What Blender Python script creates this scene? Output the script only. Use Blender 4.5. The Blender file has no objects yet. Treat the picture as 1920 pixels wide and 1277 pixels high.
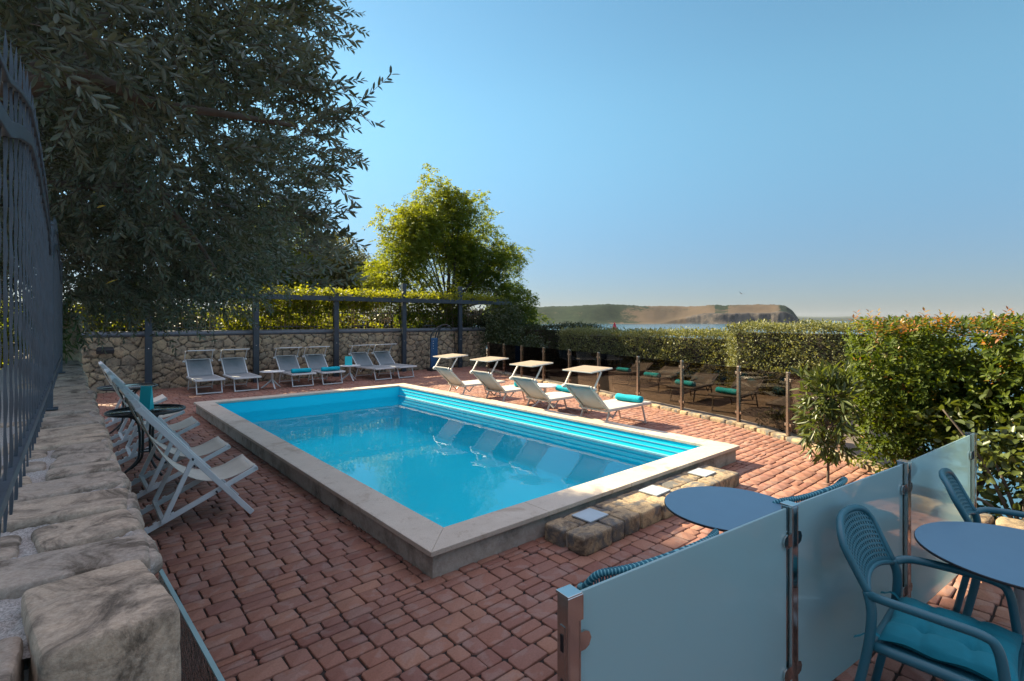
import bpy, math, random
import numpy as np
from mathutils import Vector, Matrix

# ------------------------------------------------------------------ camera, sky, sun, exposure
SC = bpy.context.scene
COL = SC.collection
YAW = math.radians(41.06)
cam_d = bpy.data.cameras.new('camera')
cam = bpy.data.objects.new('camera', cam_d)
COL.objects.link(cam)
cam.location = (0, 0, 1.77)
cam.rotation_euler = (math.pi / 2, 0, -YAW)
cam_d.sensor_width = 36
cam_d.lens = 18.08
cam_d.shift_y = -0.0200
cam_d.clip_start = 0.03
cam_d.clip_end = 40000
SC.camera = cam

SUN_EL = math.radians(34)
SUN_AZ = math.radians(-12)          # from +Y, towards +X
W = bpy.data.worlds.new('World')
SC.world = W
W.use_nodes = True
wn = W.node_tree.nodes
wl = W.node_tree.links
bg = wn.get('Background') or wn.new('ShaderNodeBackground')
sky = wn.new('ShaderNodeTexSky')
sky.sky_type = 'NISHITA'
sky.sun_disc = False
sky.sun_elevation = SUN_EL
sky.sun_rotation = SUN_AZ
sky.altitude = 10
sky.air_density = 1.15
sky.dust_density = 0.2
sky.ozone_density = 2.2
tint = wn.new('ShaderNodeMix')
tint.data_type = 'RGBA'
tint.blend_type = 'MULTIPLY'
tint.inputs[0].default_value = 1.0
tint.inputs[7].default_value = (0.76, 1.04, 0.95, 1)
wl.new(sky.outputs[0], tint.inputs[6])
geo = wn.new('ShaderNodeTexCoord')
sep = wn.new('ShaderNodeSeparateXYZ')
wl.new(geo.outputs['Generated'], sep.inputs[0])
mr = wn.new('ShaderNodeMapRange')
mr.interpolation_type = 'SMOOTHSTEP'
mr.inputs[1].default_value = 0.0
mr.inputs[2].default_value = 0.42
wl.new(sep.outputs['Z'], mr.inputs[0])
hzn = wn.new('ShaderNodeMix')
hzn.data_type = 'RGBA'
hzn.inputs[6].default_value = (0.42, 0.365, 0.58, 1)
hzn.inputs[7].default_value = (1.0, 1.0, 1.0, 1)
wl.new(mr.outputs[0], hzn.inputs[0])
air = wn.new('ShaderNodeMix')
air.data_type = 'RGBA'
air.blend_type = 'MULTIPLY'
air.inputs[0].default_value = 1.0
wl.new(tint.outputs[2], air.inputs[6])
wl.new(hzn.outputs[2], air.inputs[7])
zenith_mask = wn.new('ShaderNodeMapRange')
zenith_mask.interpolation_type = 'SMOOTHSTEP'
zenith_mask.inputs[1].default_value = 0.54
zenith_mask.inputs[2].default_value = 0.80
wl.new(sep.outputs['Z'], zenith_mask.inputs[0])
zenith_fill = wn.new('ShaderNodeMix')
zenith_fill.data_type = 'RGBA'
zenith_fill.inputs[7].default_value = (5.9, 5.8, 6.9, 1)  # unseen pale patch added overhead to brighten and neutralise the shade
wl.new(zenith_mask.outputs[0], zenith_fill.inputs[0])
wl.new(air.outputs[2], zenith_fill.inputs[6])
wl.new(zenith_fill.outputs[2], bg.inputs[0])
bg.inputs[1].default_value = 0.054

sl = bpy.data.lights.new('sun', 'SUN')
so = bpy.data.objects.new('sun', sl)
COL.objects.link(so)
sl.energy = 4.7
sl.angle = math.radians(0.5)
sl.color = (1.0, 0.86, 0.58)
sd = Vector((math.sin(SUN_AZ) * math.cos(SUN_EL), math.cos(SUN_AZ) * math.cos(SUN_EL), math.sin(SUN_EL)))
so.rotation_euler = sd.to_track_quat('Z', 'Y').to_euler()
so.location = (0, 0, 30)

SC.view_settings.view_transform = 'Standard'
SC.view_settings.look = 'None'
SC.view_settings.exposure = 1.80
SC.view_settings.gamma = 1.0
SC.view_settings.use_curve_mapping = False
SC.render.engine = 'CYCLES'
SC.cycles.max_bounces = 10
SC.cycles.transparent_max_bounces = 24
SC.cycles.caustics_reflective = False
SC.cycles.caustics_refractive = False
SC.cycles.use_denoising = True

rng = np.random.default_rng(7)
random.seed(7)
PI = math.pi


# ------------------------------------------------------------------ helpers: numpy noise
def _hash(ix, iy, iz, seed):
    h = (ix * 374761393 + iy * 668265263 + iz * 2147483647 + seed * 1274126177) & 0xFFFFFFFF
    h = ((h ^ (h >> 13)) * 1274126177) & 0xFFFFFFFF
    h = h ^ (h >> 16)
    return (h & 0xFFFF) / 65535.0


def vnoise(P, seed=0):
    P = np.asarray(P, float)
    i = np.floor(P).astype(np.int64)
    f = P - i
    f = f * f * (3 - 2 * f)
    r = 0
    for dx in (0, 1):
        for dy in (0, 1):
            for dz in (0, 1):
                w = (f[:, 0] if dx else 1 - f[:, 0]) * (f[:, 1] if dy else 1 - f[:, 1]) * (f[:, 2] if dz else 1 - f[:, 2])
                r = r + w * _hash(i[:, 0] + dx, i[:, 1] + dy, i[:, 2] + dz, seed)
    return r


def fbm(P, octv=4, seed=0):
    P = np.asarray(P, float)
    a, s, t = 0.5, 0, 0
    for k in range(octv):
        s = s + a * vnoise(P, seed + k * 17)
        t += a
        P = P * 2.03 + 11.3
        a *= 0.5
    return s / t


def sstep(a, b, x):
    t = np.clip((x - a) / (b - a), 0, 1)
    return t * t * (3 - 2 * t)


# ------------------------------------------------------------------ helpers: materials
def newmat(name):
    m = bpy.data.materials.new(name)
    m.use_nodes = True
    nt = m.node_tree
    for n in list(nt.nodes):
        nt.nodes.remove(n)
    out = nt.nodes.new('ShaderNodeOutputMaterial')
    return m, nt, out


def N(nt, typ, **kw):
    n = nt.nodes.new(typ)
    for k, v in kw.items():
        setattr(n, k, v)
    return n


def mixc(nt, fac, a, b, blend='MIX'):
    n = N(nt, 'ShaderNodeMix', data_type='RGBA', blend_type=blend)
    for idx, v in ((0, fac), (6, a), (7, b)):
        if hasattr(v, 'is_output'):
            nt.links.new(v, n.inputs[idx])
        elif isinstance(v, (int, float)):
            n.inputs[idx].default_value = v
        else:
            n.inputs[idx].default_value = (*v[:3], 1)
    return n.outputs[2]


def noise(nt, scale, detail=4, rough=0.6, coord='Object', dist=0.0, vec=None):
    n = N(nt, 'ShaderNodeTexNoise')
    n.inputs['Scale'].default_value = scale
    n.inputs['Detail'].default_value = detail
    n.inputs['Roughness'].default_value = rough
    n.inputs['Distortion'].default_value = dist
    if vec is None:
        tc = N(nt, 'ShaderNodeTexCoord')
        vec = tc.outputs[coord]
    nt.links.new(vec, n.inputs['Vector'])
    return n.outputs['Fac']


def ramp(nt, fac, a, b):
    r = N(nt, 'ShaderNodeMapRange')
    r.inputs[1].default_value = a
    r.inputs[2].default_value = b
    nt.links.new(fac, r.inputs[0])
    return r.outputs[0]


def attr(nt, name, out='Fac'):
    a = N(nt, 'ShaderNodeAttribute', attribute_name=name)
    return a.outputs[out]


def bump(nt, h, strength=0.3, dist=0.01):
    b = N(nt, 'ShaderNodeBump')
    b.inputs['Strength'].default_value = strength
    b.inputs['Distance'].default_value = dist
    nt.links.new(h, b.inputs['Height'])
    return b.outputs[0]


def principled(nt, out, col, rough=0.5, metal=0.0, normal=None, spec=0.5, rsock=None):
    p = N(nt, 'ShaderNodeBsdfPrincipled')
    if hasattr(col, 'is_output'):
        nt.links.new(col, p.inputs['Base Color'])
    else:
        p.inputs['Base Color'].default_value = (*col[:3], 1)
    p.inputs['Roughness'].default_value = rough
    if rsock is not None:
        nt.links.new(rsock, p.inputs['Roughness'])
    p.inputs['Metallic'].default_value = metal
    p.inputs['Specular IOR Level'].default_value = spec
    if normal is not None:
        nt.links.new(normal, p.inputs['Normal'])
    nt.links.new(p.outputs[0], out.inputs[0])
    return p


def plain(name, col, rough=0.5, metal=0.0, var=0.12, scale=8.0, bmp=0.0, bscale=120.0, spec=0.5):
    m, nt, out = newmat(name)
    f = noise(nt, scale)
    a = tuple(c * (1 - var) for c in col)
    b = tuple(min(1, c * (1 + var)) for c in col)
    c = mixc(nt, ramp(nt, f, 0.3, 0.7), a, b)
    nrm = bump(nt, noise(nt, bscale, 3), bmp, 0.003) if bmp else None
    principled(nt, out, c, rough, metal, nrm, spec)
    return m


def leafmat(name, ca, cb, back=None, trans=0.35, rough=0.45, spec=0.4, tcol=None):
    m, nt, out = newmat(name)
    c = mixc(nt, attr(nt, 'tint'), ca, cb)
    if back is not None:
        g = N(nt, 'ShaderNodeNewGeometry')
        c = mixc(nt, g.outputs['Backfacing'], c, back)
    p = principled(nt, out, c, rough, spec=spec)
    t = N(nt, 'ShaderNodeBsdfTranslucent')
    if tcol is None:
        tcol = (1.5, 1.35, 0.5)
    tc = mixc(nt, 1.0, c, tcol, 'MULTIPLY')
    nt.links.new(tc, t.inputs[0])
    ms = N(nt, 'ShaderNodeMixShader')
    ms.inputs[0].default_value = trans
    nt.links.new(p.outputs[0], ms.inputs[1])
    nt.links.new(t.outputs[0], ms.inputs[2])
    nt.links.new(ms.outputs[0], out.inputs[0])
    return m


M = {}
M['white_metal'] = plain('white_painted_metal', (0.68, 0.68, 0.68), 0.35, 0, 0.05)
M['warm_metal'] = plain('sand_painted_metal', (0.62, 0.56, 0.50), 0.4, 0, 0.06)
M['mesh_grey'] = plain('grey_sling_fabric', (0.26, 0.27, 0.28), 0.8, 0, 0.08, bmp=0.2, bscale=400)
M['canopy_fabric'] = plain('taupe_sling_fabric', (0.27, 0.205, 0.150), 0.85, 0, 0.08, bmp=0.2, bscale=400)
M['canvas'] = plain('natural_canvas', (0.66, 0.60, 0.52), 0.9, 0, 0.06, bmp=0.2, bscale=500)
M['chair_wood'] = plain('white_lacquered_wood', (0.66, 0.66, 0.67), 0.4, 0, 0.06)
M['towel'] = plain('turquoise_towel', (0.0, 0.36, 0.46), 0.95, 0, 0.2, 30, 0.6, 260)
M['card'] = plain('turquoise_card', (0.02, 0.50, 0.55), 0.6, 0, 0.05)
M['black_metal'] = plain('black_metal', (0.025, 0.027, 0.03), 0.45, 0, 0.2)
M['iron'] = plain('blue_grey_wrought_iron', (0.058, 0.074, 0.094), 0.42, 0.2, 0.25, 14, 0.25, 60)
M['pergola'] = plain('anthracite_steel', (0.035, 0.045, 0.06), 0.45, 0.2, 0.15)
M['cap'] = plain('grey_metal_coping', (0.13, 0.14, 0.16), 0.5, 0.3, 0.12)
M['steel'] = plain('polished_stainless_steel', (0.60, 0.58, 0.56), 0.12, 1.0, 0.05)
M['bronze'] = plain('brown_tinted_steel', (0.30, 0.24, 0.20), 0.22, 0.9, 0.1)
M['teal'] = plain('teal_plastic', (0.022, 0.115, 0.155), 0.42, 0, 0.06, 6, 0.06, 300)
M['teal_cushion'] = plain('teal_cushion_fabric', (0.0, 0.15, 0.205), 0.9, 0, 0.1, 12, 0.35, 420)
M['rope_pale'] = plain('pale_teal_rope', (0.16, 0.42, 0.48), 0.7)
M['rope'] = plain('teal_rope', (0.01, 0.13, 0.19), 0.7, 0, 0.15)
M['hpl'] = plain('blue_grey_laminate', (0.085, 0.185, 0.275), 0.42, 0, 0.03)
M['hpl_edge'] = plain('black_laminate_edge', (0.012, 0.012, 0.014), 0.5)
M['white_col'] = plain('white_table_column', (0.62, 0.63, 0.66), 0.35, 0, 0.04)
M['bark'] = plain('olive_bark', (0.10, 0.078, 0.062), 0.9, 0, 0.35, 12, 0.9, 40)
M['bark_dark'] = plain('dark_bark', (0.055, 0.043, 0.034), 0.9, 0, 0.35, 10, 0.9, 30)
M['dry_stick'] = plain('dry_vine_stems', (0.30, 0.21, 0.14), 0.9, 0, 0.3)
M['tile'] = plain('pale_grey_tile', (0.40, 0.44, 0.48), 0.3, 0, 0.06)
M['soil'] = plain('dark_earth', (0.13, 0.095, 0.07), 0.95, 0, 0.4, 5, 0.8, 30)
M['red'] = plain('red_cloth', (0.55, 0.03, 0.06), 0.7)
M['pink'] = plain('pink_striped_cloth', (0.62, 0.20, 0.24), 0.85, 0, 0.3, 25)
M['boatwhite'] = plain('white_hull', (0.8, 0.8, 0.8), 0.4)
M['bird'] = plain('dark_feathers', (0.1, 0.1, 0.11), 0.8)
M['blue_bin'] = plain('blue_plastic', (0.02, 0.08, 0.18), 0.5)


def stone_material(name, ca, cb, cc, mortar, nscale=6.0, stretch=(1, 1, 1), patch=None):
    m, nt, out = newmat(name)
    t = attr(nt, 'tint')
    tc = N(nt, 'ShaderNodeTexCoord')
    mp = N(nt, 'ShaderNodeMapping')
    mp.inputs['Scale'].default_value = stretch
    nt.links.new(tc.outputs['Object'], mp.inputs[0])
    v = mp.outputs[0]
    base = mixc(nt, t, ca, cb)
    base = mixc(nt, ramp(nt, noise(nt, nscale * 2.4, 5, 0.65, vec=v), 0.35, 0.7), base, mixc(nt, 1.0, base, (1.25, 1.2, 1.15), 'MULTIPLY'))
    base = mixc(nt, ramp(nt, noise(nt, nscale, 8, 0.72, dist=0.8, vec=v), 0.47, 0.62), base, cc)
    if patch is not None:
        base = mixc(nt, ramp(nt, noise(nt, nscale * 0.8, 4, 0.6, dist=0.5), 0.50, 0.60), base, patch)
    fine = noise(nt, nscale * 14, 5, 0.75, vec=v)
    base = mixc(nt, ramp(nt, fine, 0.35, 0.7), mixc(nt, 1.0, base, (0.66, 0.63, 0.60), 'MULTIPLY'), base)
    mort = mixc(nt, ramp(nt, noise(nt, nscale * 32, 2, 0.7), 0.35, 0.65), tuple(c * 0.45 for c in mortar), mortar)
    c = mixc(nt, attr(nt, 'mortar'), base, mort)
    hh = N(nt, 'ShaderNodeMath', operation='MULTIPLY_ADD')
    nt.links.new(noise(nt, nscale * 24, 4, 0.75), hh.inputs[0])
    hh.inputs[1].default_value = 0.25
    nt.links.new(noise(nt, nscale * 4, 8, 0.72, dist=0.6, vec=v), hh.inputs[2])
    principled(nt, out, c, 0.85, 0, bump(nt, hh.outputs[0], 0.9, 0.055 / nscale), 0.3)
    return m


M['mortar'] = plain('grey_mortar', (0.26, 0.24, 0.22), 0.95, 0, 0.3, 20, 0.9, 200)
M['wall_stone'] = stone_material('grey_brown_sandstone', (0.52, 0.415, 0.32), (0.42, 0.355, 0.30), (0.16, 0.125, 0.095), (0.50, 0.465, 0.435), 9, (1, 1.15, 1))
M['rubble'] = stone_material('ochre_rubble_stone', (0.56, 0.42, 0.27), (0.40, 0.32, 0.235), (0.22, 0.17, 0.13), (0.075, 0.06, 0.05), 5)
M['step_stone'] = stone_material('golden_sandstone', (0.47, 0.36, 0.23), (0.36, 0.28, 0.19), (0.16, 0.12, 0.09), (0.12, 0.11, 0.10), 7, (1, 1, 1), (0.16, 0.155, 0.15))

# bricks
m, nt, out = newmat('red_clay_pavers')
t = attr(nt, 'tint')
c = mixc(nt, t, (0.310, 0.142, 0.096), (0.275, 0.135, 0.104))
c = mixc(nt, ramp(nt, attr(nt, 'tone'), 0.70, 1.3), c, (0.40, 0.215, 0.145))
c = mixc(nt, ramp(nt, attr(nt, 'tone'), 0.30, -0.15), c, (0.22, 0.092, 0.072))
pale = noise(nt, 7, 3, 0.5, dist=0.4)
c = mixc(nt, ramp(nt, pale, 0.54, 0.60), c, mixc(nt, 0.30, c, (0.36, 0.27, 0.24)))
dk = noise(nt, 1.1, 4, 0.6)
c = mixc(nt, ramp(nt, dk, 0.50, 0.72), c, mixc(nt, 1.0, c, (0.74, 0.70, 0.70), 'MULTIPLY'))
c = mixc(nt, ramp(nt, noise(nt, 90, 4, 0.7), 0.4, 0.8), c, mixc(nt, 1.0, c, (0.7, 0.68, 0.66), 'MULTIPLY'))
principled(nt, out, c, 0.72, 0, bump(nt, noise(nt, 140, 4, 0.7), 0.35, 0.004), 0.35)
M['brick'] = m

# coping limestone
m, nt, out = newmat('cream_limestone')
c = mixc(nt, ramp(nt, noise(nt, 3, 5, 0.6), 0.3, 0.75), (0.60, 0.51, 0.42), (0.50, 0.41, 0.33))
c = mixc(nt, ramp(nt, noise(nt, 160, 2, 0.6), 0.56, 0.66), c, (0.36, 0.29, 0.24))
c = mixc(nt, ramp(nt, noise(nt, 2.3, 5, 0.65, dist=0.4), 0.56, 0.62), c, mixc(nt, 1.0, c, (0.80, 0.75, 0.71), 'MULTIPLY'))
c = mixc(nt, ramp(nt, noise(nt, 12, 6, 0.75), 0.58, 0.70), c, mixc(nt, 1.0, c, (0.78, 0.74, 0.70), 'MULTIPLY'))
principled(nt, out, c, 0.6, 0, bump(nt, noise(nt, 220, 3), 0.15, 0.003), 0.4)
M['coping'] = m

# plinth: stained render
m, nt, out = newmat('stained_concrete')
c = mixc(nt, ramp(nt, noise(nt, 3.2, 6, 0.7), 0.46, 0.68), (0.46, 0.40, 0.345), (0.085, 0.075, 0.06))
c = mixc(nt, ramp(nt, noise(nt, 14, 5, 0.7), 0.40, 0.75), c, (0.36, 0.30, 0.24))
principled(nt, out, c, 0.9, 0, bump(nt, noise(nt, 40, 5), 0.5, 0.01), 0.2)
M['plinth'] = m

# pool liner
m, nt, out = newmat('blue_pool_liner')
c = mixc(nt, ramp(nt, noise(nt, 1.2, 3), 0.3, 0.7), (0.012, 0.68, 0.88), (0.014, 0.71, 0.90))
principled(nt, out, c, 0.6, 0, None, 0.2)
M['liner'] = m
M['liner_trim'] = plain('white_step_edging', (0.20, 0.46, 0.56), 0.5, 0, 0.05)


def clear_mat(name, tint, rough=0.0, ior=1.33, bmp=None, gcol=(1, 1, 1)):
    m, nt, out = newmat(name)
    tr = N(nt, 'ShaderNodeBsdfTransparent')
    tr.inputs[0].default_value = (*tint, 1)
    gl = N(nt, 'ShaderNodeBsdfGlossy')
    gl.inputs['Roughness'].default_value = rough
    gl.inputs[0].default_value = (*gcol, 1)
    fr = N(nt, 'ShaderNodeFresnel')
    fr.inputs[0].default_value = ior
    if bmp:
        sc1, sc2, st, ds = bmp
        a = noise(nt, sc1, 3, 0.5, dist=0.5)
        b = noise(nt, sc2, 2, 0.5)
        h = N(nt, 'ShaderNodeMath', operation='MULTIPLY_ADD')
        nt.links.new(b, h.inputs[0])
        h.inputs[1].default_value = 0.18
        nt.links.new(a, h.inputs[2])
        nb = bump(nt, h.outputs[0], st, ds)
        nt.links.new(nb, gl.inputs['Normal'])
        nt.links.new(nb, fr.inputs['Normal'])
    ms = N(nt, 'ShaderNodeMixShader')
    nt.links.new(fr.outputs[0], ms.inputs[0])
    nt.links.new(tr.outputs[0], ms.inputs[1])
    nt.links.new(gl.outputs[0], ms.inputs[2])
    nt.links.new(ms.outputs[0], out.inputs[0])
    return m


M['water'] = clear_mat('pool_water', (0.83, 0.99, 1.0), 0.0, 1.215, (1.6, 7.0, 0.14, 0.02))
M['smoked'] = clear_mat('smoked_glass', (0.48, 0.43, 0.38), 0.0, 1.22)
M['green_glass'] = clear_mat('clear_green_glass', (0.45, 0.62, 0.62), 0.03, 1.6, (25, 90, 0.5, 0.01))
M['gate_glass'] = clear_mat('wet_gate_glass', (0.12, 0.26, 0.28), 0.02, 1.65, (60, 160, 0.8, 0.01))

# frosted glass
m, nt, out = newmat('frosted_glass')
rf = N(nt, 'ShaderNodeBsdfRefraction')
rf.inputs[0].default_value = (0.72, 0.88, 0.92, 1)
rf.inputs['Roughness'].default_value = 0.45
rf.inputs['IOR'].default_value = 1.05
tl = N(nt, 'ShaderNodeBsdfTranslucent')
tl.inputs[0].default_value = (0.74, 0.96, 0.98, 1)
df = N(nt, 'ShaderNodeBsdfDiffuse')
df.inputs[0].default_value = (0.60, 0.88, 0.92, 1)
gl = N(nt, 'ShaderNodeBsdfGlossy')
gl.inputs['Roughness'].default_value = 0.06
a1 = N(nt, 'ShaderNodeMixShader')
a1.inputs[0].default_value = 0.5
nt.links.new(tl.outputs[0], a1.inputs[1])
nt.links.new(df.outputs[0], a1.inputs[2])
a2 = N(nt, 'ShaderNodeMixShader')
a2.inputs[0].default_value = 0.84
nt.links.new(rf.outputs[0], a2.inputs[1])
nt.links.new(a1.outputs[0], a2.inputs[2])
fr = N(nt, 'ShaderNodeFresnel')
fr.inputs[0].default_value = 1.45
a3 = N(nt, 'ShaderNodeMixShader')
nt.links.new(fr.outputs[0], a3.inputs[0])
nt.links.new(a2.outputs[0], a3.inputs[1])
nt.links.new(gl.outputs[0], a3.inputs[2])
nt.links.new(a3.outputs[0], out.inputs[0])
M['frosted'] = m

# sea
m, nt, out = newmat('sea_water')
tc = N(nt, 'ShaderNodeTexCoord')
h1 = noise(nt, 0.9, 4, 0.6, vec=tc.outputs['Object'])
band = noise(nt, 0.008, 4, 0.6, vec=tc.outputs['Object'])
c = mixc(nt, ramp(nt, band, 0.35, 0.65), (0.03, 0.09, 0.14), (0.05, 0.13, 0.19))
principled(nt, out, c, 0.12, 0, bump(nt, h1, 0.5, 0.25), 0.5)
M['sea'] = m

# headland
m, nt, out = newmat('dry_coastal_hill')
g = attr(nt, 'scrub')
cl = attr(nt, 'cliff')
grass = mixc(nt, ramp(nt, noise(nt, 0.012, 5, 0.6), 0.35, 0.7), (0.085, 0.060, 0.040), (0.060, 0.046, 0.032))
scr = mixc(nt, ramp(nt, noise(nt, 0.05, 4, 0.7), 0.4, 0.65), (0.006, 0.016, 0.009), (0.014, 0.025, 0.012))
gm = N(nt, 'ShaderNodeMath', operation='MULTIPLY_ADD')
nt.links.new(noise(nt, 0.018, 8, 0.85), gm.inputs[0])
gm.inputs[1].default_value = 1.6
nt.links.new(g, gm.inputs[2])
c = mixc(nt, ramp(nt, gm.outputs[0], 1.16, 1.28), grass, scr)
mp = N(nt, 'ShaderNodeMapping')
mp.inputs['Scale'].default_value = (1, 1, 0.25)
tc = N(nt, 'ShaderNodeTexCoord')
nt.links.new(tc.outputs['Object'], mp.inputs[0])
rock = mixc(nt, ramp(nt, noise(nt, 0.05, 5, 0.7, vec=mp.outputs[0]), 0.4, 0.6), (0.10, 0.082, 0.070), (0.026, 0.026, 0.028))
cm = N(nt, 'ShaderNodeMath', operation='MULTIPLY_ADD')
nt.links.new(noise(nt, 0.03, 4, 0.7), cm.inputs[0])
cm.inputs[1].default_value = 0.6
nt.links.new(cl, cm.inputs[2])
c = mixc(nt, ramp(nt, cm.outputs[0], 0.72, 0.85), c, rock)
principled(nt, out, c, 0.95, 0, None, 0.1)
M['hill'] = m
M['coast'] = plain('distant_wooded_coast', (0.05, 0.065, 0.05), 0.95, 0, 0.3, 0.004)

M['olive'] = leafmat('olive_leaves', (0.048, 0.066, 0.042), (0.090, 0.108, 0.066), (0.15, 0.175, 0.145), 0.26, 0.36, 0.5)
M['yellow_leaf'] = leafmat('yellowed_olive_leaves', (0.45, 0.26, 0.02), (0.40, 0.30, 0.04), None, 0.3)
M['robinia'] = leafmat('acacia_leaves', (0.060, 0.105, 0.020), (0.20, 0.235, 0.035), None, 0.58, 0.5, 0.3, (1.6, 1.4, 0.35))
M['vine'] = leafmat('vine_leaves', (0.06, 0.105, 0.020), (0.19, 0.215, 0.035), None, 0.6, 0.5, 0.3, (1.6, 1.35, 0.3))
M['dark_leaf'] = leafmat('dark_tree_leaves', (0.030, 0.044, 0.018), (0.06, 0.08, 0.030), None, 0.3, 0.5, 0.35)
M['greyleaf'] = leafmat('grey_green_leaves', (0.075, 0.085, 0.045), (0.14, 0.145, 0.075), None, 0.35, 0.55, 0.3)
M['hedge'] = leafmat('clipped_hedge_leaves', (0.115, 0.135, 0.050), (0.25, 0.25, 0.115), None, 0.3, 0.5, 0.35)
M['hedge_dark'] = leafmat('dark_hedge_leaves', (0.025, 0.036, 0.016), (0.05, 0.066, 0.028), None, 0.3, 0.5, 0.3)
M['photinia'] = leafmat('photinia_leaves', (0.036, 0.066, 0.012), (0.115, 0.150, 0.018), None, 0.38, 0.5, 0.16, (1.7, 1.5, 0.35))
M['photinia_red'] = leafmat('red_young_leaves', (0.33, 0.11, 0.025), (0.30, 0.20, 0.03), None, 0.45, 0.35, 0.5)
M['sapling'] = leafmat('laurel_leaves', (0.055, 0.078, 0.022), (0.11, 0.14, 0.035), None, 0.35, 0.4, 0.5)
M['oleander'] = leafmat('oleander_leaves', (0.05, 0.085, 0.028), (0.10, 0.14, 0.045), None, 0.3, 0.4, 0.5)


# ------------------------------------------------------------------ helpers: geometry
def fast_mesh(name, V, Q, mats, parent=None, attrs=None, smooth=False, midx=None):
    V = np.asarray(V, np.float32)
    Q = np.asarray(Q, np.int32)
    me = bpy.data.meshes.new(name)
    k = Q.shape[1]
    me.vertices.add(len(V))
    me.vertices.foreach_set('co', V.ravel())
    me.loops.add(Q.size)
    me.loops.foreach_set('vertex_index', Q.ravel())
    me.polygons.add(len(Q))
    me.polygons.foreach_set('loop_start', np.arange(0, Q.size, k, dtype=np.int32))
    me.polygons.foreach_set('loop_total', np.full(len(Q), k, np.int32))
    if smooth:
        me.polygons.foreach_set('use_smooth', np.ones(len(Q), bool))
    if not isinstance(mats, (list, tuple)):
        mats = [mats]
    for mm in mats:
        me.materials.append(mm)
    if midx is not None:
        me.polygons.foreach_set('material_index', np.asarray(midx, np.int32))
    for an, av in (attrs or {}).items():
        a = me.attributes.new(an, 'FLOAT', 'POINT')
        a.data.foreach_set('value', np.asarray(av, np.float32))
    me.update(calc_edges=True)
    o = bpy.data.objects.new(name, me)
    COL.objects.link(o)
    if parent:
        o.parent = parent
    return o


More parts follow.
